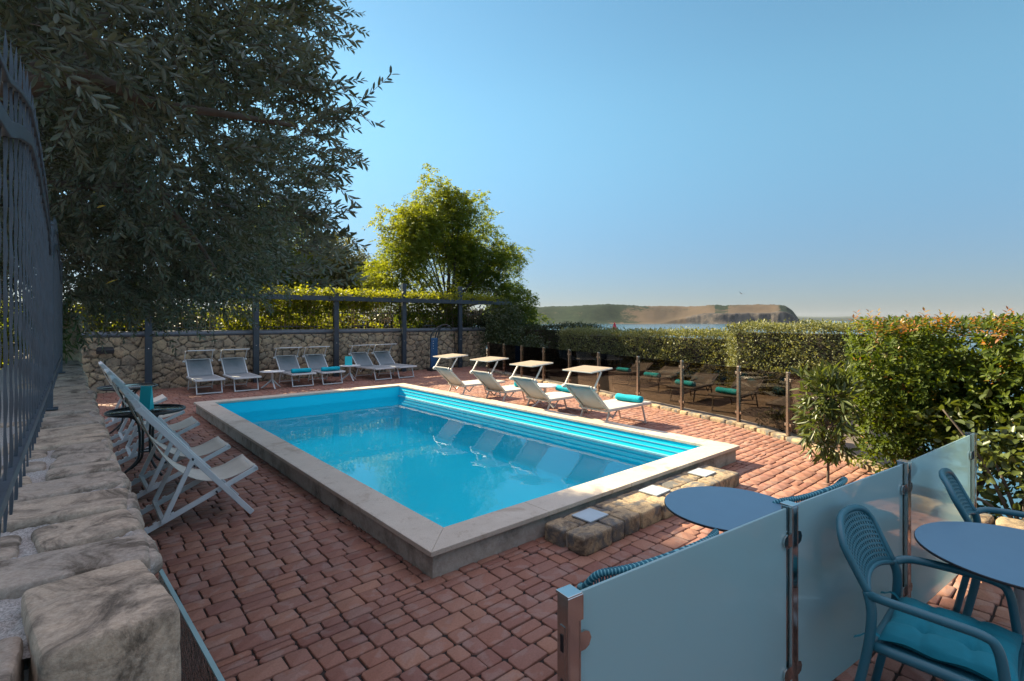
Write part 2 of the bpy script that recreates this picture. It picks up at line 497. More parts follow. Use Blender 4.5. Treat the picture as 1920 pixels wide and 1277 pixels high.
class MB:
    """collects shapes into one mesh"""

    def __init__(self):
        self.v, self.f, self.sm, self.mi = [], [], [], []

    def add(self, vs, fs, smooth=False, mi=0):
        b = len(self.v)
        self.v += [tuple(p) for p in vs]
        self.f += [tuple(i + b for i in f) for f in fs]
        self.sm += [smooth] * len(fs)
        self.mi += [mi] * len(fs)
        return self

    def box(self, c, s, rot=None, mi=0, taper=1.0):
        x, y, z = (d / 2 for d in s)
        pts = [Vector((sx * x * (taper if sz > 0 else 1), sy * y * (taper if sz > 0 else 1), sz * z)) for sx in (-1, 1) for sy in (-1, 1) for sz in (-1, 1)]
        if rot is not None:
            pts = [rot @ p for p in pts]
        pts = [p + Vector(c) for p in pts]
        return self.add(pts, [(0, 1, 3, 2), (4, 6, 7, 5), (0, 4, 5, 1), (2, 3, 7, 6), (0, 2, 6, 4), (1, 5, 7, 3)], False, mi)

    def bar(self, a, b, w, t, up=(0, 0, 1), mi=0):
        a, b = Vector(a), Vector(b)
        d = (b - a)
        L = d.length
        d.normalize()
        u = Vector(up)
        s = d.cross(u)
        if s.length < 1e-4:
            s = d.cross(Vector((1, 0, 0)))
        s.normalize()
        u = s.cross(d)
        R = Matrix((d, s, u)).transposed()
        return self.box((a + b) / 2, (L, w, t), R, mi)

    def tube(self, pts, r, n=8, closed=False, mi=0, cap=True, flat=1.0):
        pts = [Vector(p) for p in pts]
        k = len(pts)
        rs = r if isinstance(r, (list, tuple)) else [r] * k
        vs, fs = [], []
        prev = None
        for i, p in enumerate(pts):
            if closed:
                t = pts[(i + 1) % k] - pts[i - 1]
            else:
                t = pts[min(i + 1, k - 1)] - pts[max(i - 1, 0)]
            t.normalize()
            if prev is None:
                a = Vector((0, 0, 1)) if abs(t.z) < 0.9 else Vector((1, 0, 0))
                u = a - t * a.dot(t)
            else:
                u = prev - t * prev.dot(t)
            u.normalize()
            prev = u
            w = t.cross(u)
            for j in range(n):
                an = 2 * PI * j / n
                vs.append(p + (u * math.cos(an) + w * math.sin(an) * flat) * rs[i])
        m = k if closed else k - 1
        for i in range(m):
            i2 = (i + 1) % k
            for j in range(n):
                j2 = (j + 1) % n
                fs.append((i * n + j, i * n + j2, i2 * n + j2, i2 * n + j))
        if cap and not closed:
            fs.append(tuple(reversed(range(n))))
            fs.append(tuple((k - 1) * n + j for j in range(n)))
        return self.add(vs, fs, True, mi)

    def lathe(self, prof, c=(0, 0, 0), n=32, mi=0, smooth=True):
        vs, fs = [], []
        for r, z in prof:
            for j in range(n):
                a = 2 * PI * j / n
                vs.append((c[0] + r * math.cos(a), c[1] + r * math.sin(a), c[2] + z))
        for i in range(len(prof) - 1):
            for j in range(n):
                j2 = (j + 1) % n
                fs.append((i * n + j, i * n + j2, (i + 1) * n + j2, (i + 1) * n + j))
        fs.append(tuple(reversed(range(n))))
        fs.append(tuple((len(prof) - 1) * n + j for j in range(n)))
        return self.add(vs, fs, smooth, mi)

    def sheet(self, P, smooth=True, mi=0):
        r, c = len(P), len(P[0])
        vs = [p for row in P for p in row]
        fs = [(i * c + j, i * c + j + 1, (i + 1) * c + j + 1, (i + 1) * c + j) for i in range(r - 1) for j in range(c - 1)]
        return self.add(vs, fs, smooth, mi)

    def build(self, name, mats, parent=None, bevel=0.0, solid=0.0, segs=2):
        me = bpy.data.meshes.new(name)
        me.from_pydata(self.v, [], self.f)
        if not isinstance(mats, (list, tuple)):
            mats = [mats]
        for mm in mats:
            me.materials.append(mm)
        me.polygons.foreach_set('use_smooth', self.sm)
        me.polygons.foreach_set('material_index', self.mi)
        me.update()
        o = bpy.data.objects.new(name, me)
        COL.objects.link(o)
        if parent:
            o.parent = parent
        if solid:
            md = o.modifiers.new('thick', 'SOLIDIFY')
            md.thickness = solid
            md.offset = 0
        if bevel:
            md = o.modifiers.new('edge', 'BEVEL')
            md.width = bevel
            md.segments = segs
            md.limit_method = 'ANGLE'
            md.angle_limit = math.radians(40)
        return o


def tag(o, label, cat, group=None, kind=None):
    if label:
        o['label'] = label
    if cat:
        o['category'] = cat
    if group:
        o['group'] = group
    if kind:
        o['kind'] = kind
    return o


def empty(name, loc, rz=0.0):
    o = bpy.data.objects.new(name, None)
    COL.objects.link(o)
    o.location = loc
    o.rotation_euler = (0, 0, rz)
    return o


def kids(o):
    return [c for c in bpy.data.objects if c.parent == o]


def copy_tree(o, parent=None):
    c = o.copy()
    COL.objects.link(c)
    if parent:
        c.parent = parent
    for ch in kids(o):
        copy_tree(ch, c)
    return c


def structure(o):
    o['kind'] = 'structure'
    return o


def rot_z(a):
    return Matrix.Rotation(a, 3, 'Z')


def rock_arrays(c, s, seed, n=9, k=5.0, amp=0.06, rz=0.0):
    """rounded, uneven block: V, Q"""
    vs, qs = [], []
    g = np.linspace(-1, 1, n)
    base = 0
    for ax in range(3):
        for sg in (-1, 1):
            A, B = np.meshgrid(g, g, indexing='ij')
            P = np.zeros((n, n, 3))
            P[..., ax] = sg
            P[..., (ax + 1) % 3] = A
            P[..., (ax + 2) % 3] = B
            vs.append(P.reshape(-1, 3))
            idx = np.arange(n * n).reshape(n, n) + base
            q = np.stack([idx[:-1, :-1], idx[1:, :-1], idx[1:, 1:], idx[:-1, 1:]], -1).reshape(-1, 4)
            if sg < 0:
                q = q[:, ::-1]
            qs.append(q)
            base += n * n
    P = np.concatenate(vs)
    l = (np.abs(P) ** k).sum(1) ** (1 / k)
    P = P / l[:, None]
    s = np.asarray(s) / 2
    W_ = P * s
    nn = fbm(W_ / max(s.min(), 0.03) * 0.9 + seed * 7.7, 4, seed) - 0.5
    nn2 = fbm(W_ * 28 + seed * 3.1, 4, seed + 5) - 0.5
    nn2 = nn2 - 0.35 * np.exp(-((fbm(W_ * 16 + seed, 4, seed + 8) - 0.5) / 0.025) ** 2)
    W_ = W_ * (1 + nn[:, None] * amp * 4) + P * nn2[:, None] * min(0.010, 0.035 * float(s.min()))
    ca, sa = math.cos(rz), math.sin(rz)
    W_ = np.stack([W_[:, 0] * ca - W_[:, 1] * sa, W_[:, 0] * sa + W_[:, 1] * ca, W_[:, 2]], 1)
    return W_ + np.asarray(c), np.concatenate(qs)


def rocks_mesh(name, specs, mat, parent=None, n=9):
    V, Q, T, b = [], [], [], 0
    for i, sp in enumerate(specs):
        v, q = rock_arrays(sp[0], sp[1], i * 13 + 3 + int(abs(sp[0][1]) * 10), n, sp[3] if len(sp) > 3 else 6.0, sp[4] if len(sp) > 4 else 0.03, sp[2] if len(sp) > 2 else 0)
        V.append(v)
        Q.append(q + b)
        b += len(v)
        T.append(np.full(len(v), rng.random()))
    V = np.concatenate(V)
    return fast_mesh(name, V, np.concatenate(Q), mat, parent, {'tint': np.concatenate(T), 'mortar': np.zeros(len(V))}, True)


def voronoi2(U, Vv, seeds, aspect=1.0):
    """F1, F2-based edge distance and nearest id for points (U, Vv)"""
    P = np.stack([U * aspect, Vv], 1)
    S = seeds * np.array([aspect, 1.0])
    f1 = np.full(len(P), 9e9)
    f2 = np.full(len(P), 9e9)
    idn = np.zeros(len(P), int)
    for i, s in enumerate(S):
        d = ((P - s) ** 2).sum(1)
        nb = d < f1
        f2 = np.where(nb, f1, np.minimum(f2, d))
        idn = np.where(nb, i, idn)
        f1 = np.where(nb, d, f1)
    return np.sqrt(f1), np.sqrt(f2), idn


# leaves -----------------------------------------------------------
def unit(a):
    return a / np.maximum(np.linalg.norm(a, axis=-1, keepdims=True), 1e-9)


def leaf_mesh(name, P, D, Nn, L, Wd, mat, parent=None, tint=None, fold=0.25, simple=False, droop=0.0):
    n = len(P)
    D = unit(D)
    Nn = unit(Nn - D * (Nn * D).sum(1, keepdims=True))
    S = np.cross(D, Nn)
    L = np.broadcast_to(L, (n,))[:, None]
    Wd = np.broadcast_to(Wd, (n,))[:, None]
    tip = P + D * L - Nn * L * droop
    if simple:
        mid = P + D * L * 0.45
        V = np.stack([P, mid + S * Wd / 2, tip, mid - S * Wd / 2], 1)
        Q = np.arange(n * 4).reshape(n, 4)
        k = 4
    else:
        a = P + D * L * 0.28
        b = P + D * L * 0.68 - Nn * L * droop * 0.4
        up = Nn * Wd * fold
        V = np.stack([P, a + S * Wd * 0.46 + up, b + S * Wd * 0.42 + up, tip, b - S * Wd * 0.42 + up, a - S * Wd * 0.46 + up], 1)
        i = np.arange(n)[:, None] * 6
        Q = np.concatenate([i + np.array([0, 1, 2, 3]), i + np.array([0, 3, 4, 5])])
        k = 6
    if tint is None:
        tint = rng.random(n)
    return fast_mesh(name, V.reshape(-1, 3), Q, mat, parent, {'tint': np.repeat(tint, k)})


def ell_points(n, ells, shell=0.35):
    """points in a union of ellipsoids, biased towards the outside; also outward directions"""
    vol = np.array([e[1][0] * e[1][1] * e[1][2] for e in ells]) ** 0.8
    pick = rng.choice(len(ells), n, p=vol / vol.sum())
    d = unit(rng.normal(size=(n, 3)))
    r = rng.random(n) ** shell
    C = np.array([e[0] for e in ells])[pick]
    R = np.array([e[1] for e in ells])[pick]
    return C + d * R * r[:, None], unit(d / R)


def clump_leaves(P, O, per, spread, size, aspect, name, mat, parent, tintbias=None, up=0.3, simple=True):
    """each clump point gets a loose tuft of leaves"""
    n = len(P)
    k = per
    B = np.repeat(P, k, 0) + rng.normal(size=(n * k, 3)) * spread * np.array([1, 1, 0.75])
    D = np.repeat(O, k, 0) * 0.7 + rng.normal(size=(n * k, 3)) * 0.8 + np.array([0, 0, -0.1])
    Nn = rng.normal(size=(n * k, 3)) * 0.7 + np.array([0, 0, 0.8]) + np.repeat(O, k, 0) * 0.5
    L = size * rng.uniform(0.65, 1.3, n * k)
    t = np.clip(np.repeat(rng.random(n), k) * 0.6 + rng.random(n * k) * 0.4, 0, 1)
    if tintbias is not None:
        t = np.clip(t + np.repeat(tintbias, k), 0, 1)
    return leaf_mesh(name, B, D, Nn, L, L * aspect, mat, parent, t, simple=simple)


def limb_tube(mb, pts, r0, r1, n=8, wob=0.0):
    k = len(pts)
    # smooth the polyline
    out = []
    for i in range(k - 1):
        p0 = Vector(pts[max(i - 1, 0)])
        p1, p2 = Vector(pts[i]), Vector(pts[i + 1])
        p3 = Vector(pts[min(i + 2, k - 1)])
        for s in range(5):
            t = s / 5
            out.append(0.5 * ((2 * p1) + (p2 - p0) * t + (2 * p0 - 5 * p1 + 4 * p2 - p3) * t * t + (3 * p1 - p0 - 3 * p2 + p3) * t ** 3))
    out.append(Vector(pts[-1]))
    rs = [r0 + (r1 - r0) * (i / (len(out) - 1)) for i in range(len(out))]
    if wob:
        out = [p + Vector((random.uniform(-1, 1), random.uniform(-1, 1), random.uniform(-1, 1))) * wob * r for p, r in zip(out, rs)]
    mb.tube(out, rs, n)
    return out


# ================================================================== SETTING
# ------------------------------------------------------------------ terrain, terrace, sea, headland
POOL = (1.87, 6.38, 2.98, 11.42)
FENCE = [(7.05, 1.55), (7.9, 2.75), (8.52, 4.0), (8.84, 5.24), (9.2, 6.48), (9.62, 7.9), (9.9, 9.1), (10.2, 10.35), (10.4, 11.5), (10.75, 12.75), (11.1, 14.0)]


def fence_x(y):
    return np.interp(y, [p[1] for p in FENCE], [p[0] for p in FENCE])


# ground sheet: plateau that drops to below the sea
gx = np.concatenate([np.linspace(-160, -12, 12), np.linspace(-10, 24, 69), np.linspace(26, 60, 18)])
gy = np.concatenate([np.linspace(-120, -6, 14), np.linspace(-5, 26, 63), np.linspace(28, 90, 32)])
X, Y = np.meshgrid(gx, gy, indexing='ij')
edge = np.where(Y < 1.6, 6.4 + 0.25 * (1.6 - Y), 16.5 + 0.15 * Y)
edge = np.where((Y >= 1.6) & (Y < 3.2), np.interp(Y, [1.6, 3.2], [6.4, 16.5]), edge)
t = sstep(0, 1, (X - edge) / 7.0)
Z = -0.07 - 12.5 * t + (fbm(np.stack([X.ravel() * 0.4, Y.ravel() * 0.4, 0 * X.ravel()], 1), 3).reshape(X.shape) - 0.5) * 0.08 * (1 + 10 * t)
inpool = (X > 1.2) & (X < 7.0) & (Y > 2.4) & (Y < 12.0)
Z = np.where(inpool, -1.6, Z)
nx, ny = X.shape
idx = np.arange(nx * ny).reshape(nx, ny)
Q = np.stack([idx[:-1, :-1], idx[1:, :-1], idx[1:, 1:], idx[:-1, 1:]], -1).reshape(-1, 4)
g = structure(fast_mesh('ground', np.stack([X, Y, Z], -1).reshape(-1, 3), Q, M['soil'], None, None, True))

SEA_Z = -8.0
mb = MB()
mb.add([(-9000, -9000, SEA_Z), (12000, -9000, SEA_Z), (12000, 12000, SEA_Z), (-9000, 12000, SEA_Z)], [(0, 1, 2, 3)])
structure(mb.build('sea', M['sea']))


def from_cam(px, d):
    """bearing in the photograph -> compass direction, for laying out the far coast on arcs"""
    a = math.atan((px - 960) / 964.0) + YAW
    return Vector((math.sin(a), math.cos(a), 0)) * d


# headland: a ridge about 1.3 km away, as a height field on its own local axes
bear = np.linspace(880, 1503, 420)
top_px = np.interp(bear, [880, 960, 1000, 1030, 1060, 1100, 1140, 1165, 1200, 1240, 1262, 1290, 1330, 1360, 1400, 1440, 1462, 1475, 1486, 1494, 1503],
                   [582, 579, 576.5, 573.5, 574, 572.5, 570, 571, 574, 574, 573, 574.5, 572.5, 574, 571.5, 571.5, 572.5, 576, 583, 593, 606])
R0 = 1330.0
rr = np.concatenate([np.linspace(0, 90, 16), np.linspace(105, 420, 18)])
V, SCB, CLF = [], [], []
for i, b in enumerate(bear):
    ang = math.atan((b - 960) / 964.0) + YAW
    cosd = math.cos(math.atan((b - 960) / 964.0))
    shore = R0 / cosd * (1 + 0.012 * math.sin(b * 0.05) + 0.02 * math.sin(b * 0.021))
    for r in rr:
        D_ = shore + r
        crest = (600 - top_px[i] + (float(fbm(np.array([[b * 0.55, 0, 0]]), 3, 9)[0]) - 0.5) * 2.2 * (1 if b < 1478 and r > 225 else 0)) / 964.0 * (R0 + 250) + 1.77 - SEA_Z
        clf = float(sstep(1225, 1330, b)) * 0.8 + 0.2 * float(sstep(1440, 1470, b))
        n1 = float(fbm(np.array([[b * 0.05, r * 0.012, 3.3]]), 4)[0]) - 0.5
        slope = (1 - clf) * sstep(0, 1, (r - 5) / 250.0) + clf * (0.60 * sstep(0, 1, (r - 4) / (26 + 40 * n1)) + 0.40 * sstep(0, 1, (r - 30) / 220.0))
        if r > 250:
            slope = 1 - 0.5 * (r - 250) / 200
        z = crest * slope * (1 + 0.10 * n1 * (1 if r < 240 else 0)) - (1.5 if r == 0 else 0)
        V.append((math.sin(ang) * D_, math.cos(ang) * D_, SEA_Z + z))
        SCB.append(0.62 - 0.42 * float(sstep(1120, 1240, b)) + 0.22 * (1 if 1340 < b < 1365 else 0) + 0.45 * float(sstep(1452, 1470, b)) - 0.25 * float(sstep(40, 0, r)) + (0.1 if r > 150 else 0))
        CLF.append(clf * float(sstep(75, 45, r)))
nr = len(rr)
idx = np.arange(len(bear) * nr).reshape(len(bear), nr)
Q = np.stack([idx[:-1, :-1], idx[:-1, 1:], idx[1:, 1:], idx[1:, :-1]], -1).reshape(-1, 4)
structure(fast_mesh('headland_hills', V, Q, M['hill'], None, {'scrub': SCB, 'cliff': CLF}, True))

# far low coast
bear = np.linspace(1380, 2500, 120)
V = []
for i, b in enumerate(bear):
    ang = math.atan((b - 960) / 964.0) + YAW
    cd = math.cos(math.atan((b - 960) / 964.0))
    hgt = 42 + 9 * (float(fbm(np.array([[b * 0.02, 0, 0]]), 4)[0]) - 0.5) * 2
    for r, zz in ((0, -1), (60, 0.6), (300, 1.0), (800, 0.7)):
        D_ = 4600 / cd + r
        V.append((math.sin(ang) * D_, math.cos(ang) * D_, SEA_Z + hgt * zz))
idx = np.arange(len(V)).reshape(len(bear), 4)
Q = np.stack([idx[:-1, :-1], idx[:-1, 1:], idx[1:, 1:], idx[1:, :-1]], -1).reshape(-1, 4)
structure(fast_mesh('distant_hills', V, Q, M['coast'], None, None, True))

# ------------------------------------------------------------------ brick paving (every paver modelled)
verts, quads, tints, tones = [], [], [], []


def paver(x0, x1, y0, y1):
    g_ = 0.0052
    x0 += g_; x1 -= g_; y0 += g_; y1 -= g_
    if x1 - x0 < 0.02 or y1 - y0 < 0.02:
        return
    b = len(verts)
    z = random.gauss(0, 0.0016)
    tx, ty = random.gauss(0, 0.008), random.gauss(0, 0.008)
    cx, cy = (x0 + x1) / 2, (y0 + y1) / 2
    j = lambda: random.uniform(-0.003, 0.003)
    q = lambda: random.uniform(0.006, 0.017)
    c1, c2, c3, c4 = q(), q(), q(), q()
    cs = [(x0 + c1, y0 + j()), (x1 - c2, y0 + j()), (x1 + j(), y0 + c2), (x1 + j(), y1 - c3), (x1 - c3, y1 + j()), (x0 + c4, y1 + j()), (x0 + j(), y1 - c4), (x0 + j(), y0 + c1)]
    for inset, zz in ((0.0, -0.045), (0.0, -0.005), (0.0016, -0.0018), (0.0042, 0.0)):
        for px, py in cs:
            qx = px + max(-inset, min(inset, (cx - px) * 0.2))
            qy = py + max(-inset, min(inset, (cy - py) * 0.2))
            verts.append((qx, qy, zz + z + (qx - cx) * tx + (qy - cy) * ty))
    for l in range(3):
        for k in range(8):
            k2 = (k + 1) % 8
            quads.append((b + l * 8 + k, b + l * 8 + k2, b + l * 8 + 8 + k2, b + l * 8 + 8 + k))
    quads.extend([(b + 24, b + 25, b + 26, b + 27), (b + 24, b + 27, b + 28, b + 31), (b + 31, b + 28, b + 29, b + 30)])
    tt, tn = random.random(), random.random()
    tints.extend([tt] * 32)
    tones.extend([tn] * 32)


px0, px1, py0, py1 = POOL[0] + 0.04, POOL[1] - 0.04, POOL[2] + 0.04, POOL[3] - 0.04
def put(xa, xb, ya, yb, xm):
    """lays one paver, trimmed at the pool and at the kerb"""
    if xa > xm:
        return
    xb = min(xb, xm + 0.05)
    ym = (ya + yb) / 2
    if ym > py0 and ym < py1 and xb > px0 and xa < px1:
        if xa < px0 - 0.03:
            paver(xa, px0, ya, yb)
        if xb > px1 + 0.03:
            paver(px1, xb, ya, yb)
        return
    paver(xa, xb, ya, yb)


y = -1.2
while y < 15.9:
    H = random.choice((0.235, 0.25, 0.265))
    if y < py1 < y + H:
        H = py1 - y
    if y < py0 < y + H:
        H = py0 - y if py0 - y > 0.15 else H
    x = 0.12 + random.uniform(-0.1, 0.0)
    ym = y + H / 2
    xm = float(fence_x(ym)) - 0.06 if ym > 1.55 else 5.9
    if ym > 13.9:
        xm = 11.9
    while x < xm:
        k = random.random()
        if k < 0.42:
            w_ = random.choice((0.105, 0.125, 0.16, 0.175))
            c_ = H * random.choice((0.5, 0.5, 0.44, 0.56))
            put(x, x + w_, y, y + c_, xm)
            put(x, x + w_, y + c_, y + H, xm)
        elif k < 0.82:
            w_ = random.choice((0.29, 0.32, 0.35))
            c_ = H * random.choice((0.5, 0.44, 0.56))
            a1, a2 = w_ * random.choice((0.36, 0.42)), w_ * random.choice((0.58, 0.64))
            put(x, x + a1, y, y + c_, xm)
            put(x + a1, x + w_, y, y + c_, xm)
            put(x, x + a2, y + c_, y + H, xm)
            put(x + a2, x + w_, y + c_, y + H, xm)
        else:
            w_ = random.choice((0.16, 0.18, 0.20))
            for q in range(3):
                put(x, x + w_, y + H * q / 3, y + H * (q + 1) / 3, xm)
        x += w_
    y += H
structure(fast_mesh('paving', verts, quads, M['brick'], None, {'tint': tints, 'tone': tones}))
# sand bed between the pavers
mb = MB()
bed = -0.013
mb.add([(-0.3, -1.3, bed), (px0, -1.3, bed), (px0, 16, bed), (-0.3, 16, bed)], [(0, 1, 2, 3)])
mb.add([(px0, -1.3, bed), (5.95, -1.3, bed), (5.95, py0, bed), (px0, py0, bed)], [(0, 1, 2, 3)])
mb.add([(px0, py1, bed), (px1, py1, bed), (px1, 16, bed), (px0, 16, bed)], [(0, 1, 2, 3)])
strip = [(5.95, -1.3, bed), (5.95, 1.55, bed)]
fl = [(px1, py0)] + [(px1, y_) for _, y_ in FENCE if y_ > py0] + [(px1, 16)]
rt = [(float(fence_x(py0)), py0)] + [(x_, y_) for x_, y_ in FENCE if y_ > py0] + [(11.9, 16)]
for a, b, c_, d in zip(fl[:-1], rt[:-1], rt[1:], fl[1:]):
    mb.add([(a[0], a[1], bed), (b[0], b[1], bed), (c_[0], c_[1], bed), (d[0], d[1], bed)], [(0, 1, 2, 3)])
mb.add([(5.95, 1.4, bed), (7.0, 1.4, bed), (float(fence_x(py0)), py0, bed), (5.95, py0, bed)], [(0, 1, 2, 3)])
structure(mb.build('paving_bed', plain('dark_joint_sand', (0.022, 0.016, 0.014), 0.95, 0, 0.4, 5, 0.8, 30)))

# ------------------------------------------------------------------ swimming pool
pool = empty('swimming_pool', ((POOL[0] + POOL[1]) / 2, (POOL[2] + POOL[3]) / 2, 0))
tag(pool, 'raised rectangular swimming pool with cream limestone edge and turquoise basin', 'swimming pool')
hx, hy = (POOL[1] - POOL[0]) / 2, (POOL[3] - POOL[2]) / 2
CW, CT, CB = 0.30, 0.20, 0.163


def coping_piece(a, b, c, d):
    mb = MB()
    t = [(*p, CT) for p in (a, b, c, d)]
    u = [(*p, CB) for p in (a, b, c, d)]
    mb.add(t + u, [(0, 1, 2, 3), (7, 6, 5, 4), (0, 4, 5, 1), (1, 5, 6, 2), (2, 6, 7, 3), (3, 7, 4, 0)])
    return mb


ix, iy = hx - CW, hy - CW
e_ = 0.0012
mb = MB()
for quad_ in (
        ((-hx, -hy), (-hx + 0.0, -hy), (-ix, -iy), (-ix, -iy)),):
    pass


def strip_pieces(n, p0, p1, q0, q1):
    """n slabs from the mitre p0-q0 to the mitre p1-q1 (outer p, inner q)"""
    out = []
    for i in range(n):
        a, b = i / n, (i + 1) / n
        lerp = lambda s, u, v: (u[0] + (v[0] - u[0]) * s, u[1] + (v[1] - u[1]) * s)
        L = math.dist(p0, p1)
        g0, g1 = a + e_ / L, b - e_ / L
        o0, o1 = lerp(g0, p0, p1), lerp(g1, p0, p1)
        # inner edge keeps square joints except at the mitres
        Li = math.dist(q0, q1)
        off = (L - Li) / 2
        s0 = 0 if i == 0 else (a * L - off) / Li
        s1 = 1 if i == n - 1 else (b * L - off) / Li
        i0, i1 = lerp(s0 + e_ / Li, q0, q1), lerp(s1 - e_ / Li, q0, q1)
        out.append((o0, o1, i1, i0))
    return out


C1, C2, C3, C4 = (-hx, -hy), (hx, -hy), (hx, hy), (-hx, hy)
I1, I2, I3, I4 = (-ix, -iy), (ix, -iy), (ix, iy), (-ix, iy)
mb = MB()
for n, a, b, c_, d in ((4, C1, C2, I1, I2), (7, C2, C3, I2, I3), (4, C3, C4, I3, I4), (7, C4, C1, I4, I1)):
    for o0, o1, i1, i0 in strip_pieces(n, a, b, c_, d):
        s = coping_piece(o0, o1, i1, i0)
        mb.add(s.v, s.f)
mb.build('coping', M['coping'], pool, bevel=0.004)
# plinth (outer wall ring)
mb = MB()
o = 0.035
for (x0, x1, y0, y1) in ((-hx + o, hx - o, -hy + o, -hy + 0.2), (-hx + o, hx - o, hy - 0.2, hy - o), (-hx + o, -hx + 0.2, -hy + 0.2, hy - 0.2), (hx - 0.2, hx - o, -hy + 0.2, hy - 0.2)):
    mb.box(((x0 + x1) / 2, (y0 + y1) / 2, (CB - 0.08) / 2 - 0.001), (x1 - x0, y1 - y0, CB + 0.08))
mb.build('plinth', M['plinth'], pool)
# basin
FL = -0.75
bx, by = ix + 0.012, iy + 0.012
top, bot = CB - 0.003, FL
mb = MB()
ZW = -0.16
for (p, q_) in (((-bx, -by), (bx, -by)), ((bx, -by), (bx, by)), ((bx, by), (-bx, by)), ((-bx, by), (-bx, -by))):
    mb.add([(*p, ZW), (*q_, ZW), (*q_, top), (*p, top)], [(3, 2, 1, 0)])
gxx, gyy = np.linspace(-bx, bx, 61), np.linspace(-by, by, 121)
rows = []
for xx in gxx:
    rw = []
    for yy in gyy:
        tt = 1.0
        for d_ in (bx - abs(xx), by - abs(yy)):
            t_ = min(1.0, d_ / 0.10)
            tt *= math.sqrt(max(0.0, 1 - (1 - t_) ** 2))
        rw.append((xx, yy, ZW + (bot - ZW) * tt))
    rows.append(rw)
mb.sheet(rows)
mb.build('basin', M['liner'], pool)
mb = MB()
mb.box((bx - 0.022, 0, -0.045), (0.036, 2 * by - 0.01, 0.022))
mb.build('ledge', M['liner_trim'], pool)
for z_ in (0.025, 0.095):
    mb = MB()
    mb.box((bx - 0.0035, 0, z_), (0.005, 2 * by - 0.02, 0.010))
    mb.build('liner_strip', M['liner_trim'], pool)
# water surface
mb = MB()
WZ = -0.055
mb.add([(POOL[0] + CW - 0.01, POOL[2] + CW - 0.01, WZ), (POOL[1] - CW + 0.01, POOL[2] + CW - 0.01, WZ), (POOL[1] - CW + 0.01, POOL[3] - CW + 0.01, WZ), (POOL[0] + CW - 0.01, POOL[3] - CW + 0.01, WZ)], [(0, 1, 2, 3)])
structure(mb.build('pool_water', M['water']))

# stone step in front of the pool
step = empty('stone_step', (4.2, 2.77, 0))
tag(step, 'rough golden sandstone step with three inset tiles against the pool', 'stone step')
specs = []
x = 2.92
for w_ in (0.36, 0.17, 0.22, 0.34, 0.20, 0.36, 0.30, 0.24, 0.36):
    d_ = random.uniform(0.19, 0.24)
    specs.append(((x + w_ / 2 - 4.2, -0.22 + d_ / 2 + random.uniform(-0.03, 0.01), 0.064), (w_ - 0.008, d_, 0.155 + random.uniform(-0.012, 0.006)), random.uniform(-0.05, 0.05), 9.0, 0.03))
    x += w_
x = 2.92
for w_ in (0.2, 0.42, 0.3, 0.38, 0.25, 0.5, 0.3, 0.2):
    specs.append(((x + w_ / 2 - 4.2, 0.085, 0.058), (w_ + 0.005, 0.225, 0.155), random.uniform(-0.04, 0.04), 9.0, 0.025))
    x += w_
rocks_mesh('stonework', specs, M['step_stone'], step, 14)
mb = MB()
mb.box((0, 0.0, 0.05), (2.50, 0.36, 0.13))
mb.build('mortar_core', M['plinth'], step)
for xx in (3.30, 4.24, 5.12):
    mb = MB()
    mb.box((xx - 4.2, 0.03, 0.146), (0.24, 0.20, 0.014), rot_z(0.03))
    mb.build('tile', M['tile'], step, bevel=0.003)

# kerb of stones under the dark glass fence
specs = []
for (a, b) in zip(FENCE[:-1], FENCE[1:]):
    L = math.dist(a, b)
    ang = math.atan2(b[1] - a[1], b[0] - a[0])
    s = 0.0
    while s < L - 0.08:
        l_ = min(random.uniform(0.18, 0.34), L - s)
        t = (s + l_ / 2) / L
        specs.append(((a[0] + (b[0] - a[0]) * t + 0.03, a[1] + (b[1] - a[1]) * t, 0.012), (l_ - 0.006, random.uniform(0.17, 0.21), 0.105), ang + random.uniform(-0.04, 0.04), 7.0, 0.03))
        s += l_
structure(rocks_mesh('kerb', specs, M['step_stone'], None, 7))


# ------------------------------------------------------------------ stone walls (real relief)
def stone_sheet(us, vs, seeds, aspect, base, mort_depth, rough, seed, edge_w=(0.012, 0.04), wob_amp=0.07, dome_w=0.4):
    """relief over a (u,v) grid; returns height, tint, mortar"""
    U, Vv = np.meshgrid(us, vs, indexing='ij')
    u, v = U.ravel(), Vv.ravel()
    wob = np.stack([u * 7, v * 7, u * 0], 1)
    u2 = u + (fbm(wob, 3, seed) - 0.5) * wob_amp
    v2 = v + (fbm(wob + 40, 3, seed + 1) - 0.5) * wob_amp
    f1, f2, idn = voronoi2(u2, v2, seeds, aspect)
    e = f2 - f1
    r = np.random.default_rng(seed)
    off = r.uniform(-1, 1, len(seeds))
    tx, ty = r.uniform(-1, 1, len(seeds)), r.uniform(-1, 1, len(seeds))
    tn = r.random(len(seeds))
    mask = sstep(edge_w[0], edge_w[1], e)
    dome = sstep(0, 0.16, e)
    dx, dy = u - seeds[idn, 0], v - seeds[idn, 1]
    n1 = fbm(np.stack([u * 9, v * 9, idn * 3.3], 1), 5, seed + 9) - 0.5
    n2 = fbm(np.stack([u * 60, v * 60, u * 0], 1), 3, seed + 4) - 0.5
    n3 = np.abs(fbm(np.stack([u * 13, v * 24, idn * 1.7], 1), 4, seed + 6) - 0.5)
    n1 = n1 - 0.45 * np.exp(-(n3 / 0.02) ** 2) + n2 * 0.35
    h = mask * (mort_depth * (1 - dome_w + dome_w * dome) + off[idn] * 0.012 * base + (tx[idn] * dx + ty[idn] * dy) * 0.08 * base + n1 * rough) + (1 - mask) * n2 * 0.014 + n2 * 0.003
    ec = (edge_w[0] + edge_w[1]) / 2
    h = h - 0.5 * mort_depth * np.exp(-((e - ec * 0.8) / (0.22 * ec)) ** 2)
    return h, tn[idn], 1 - mask, U.shape


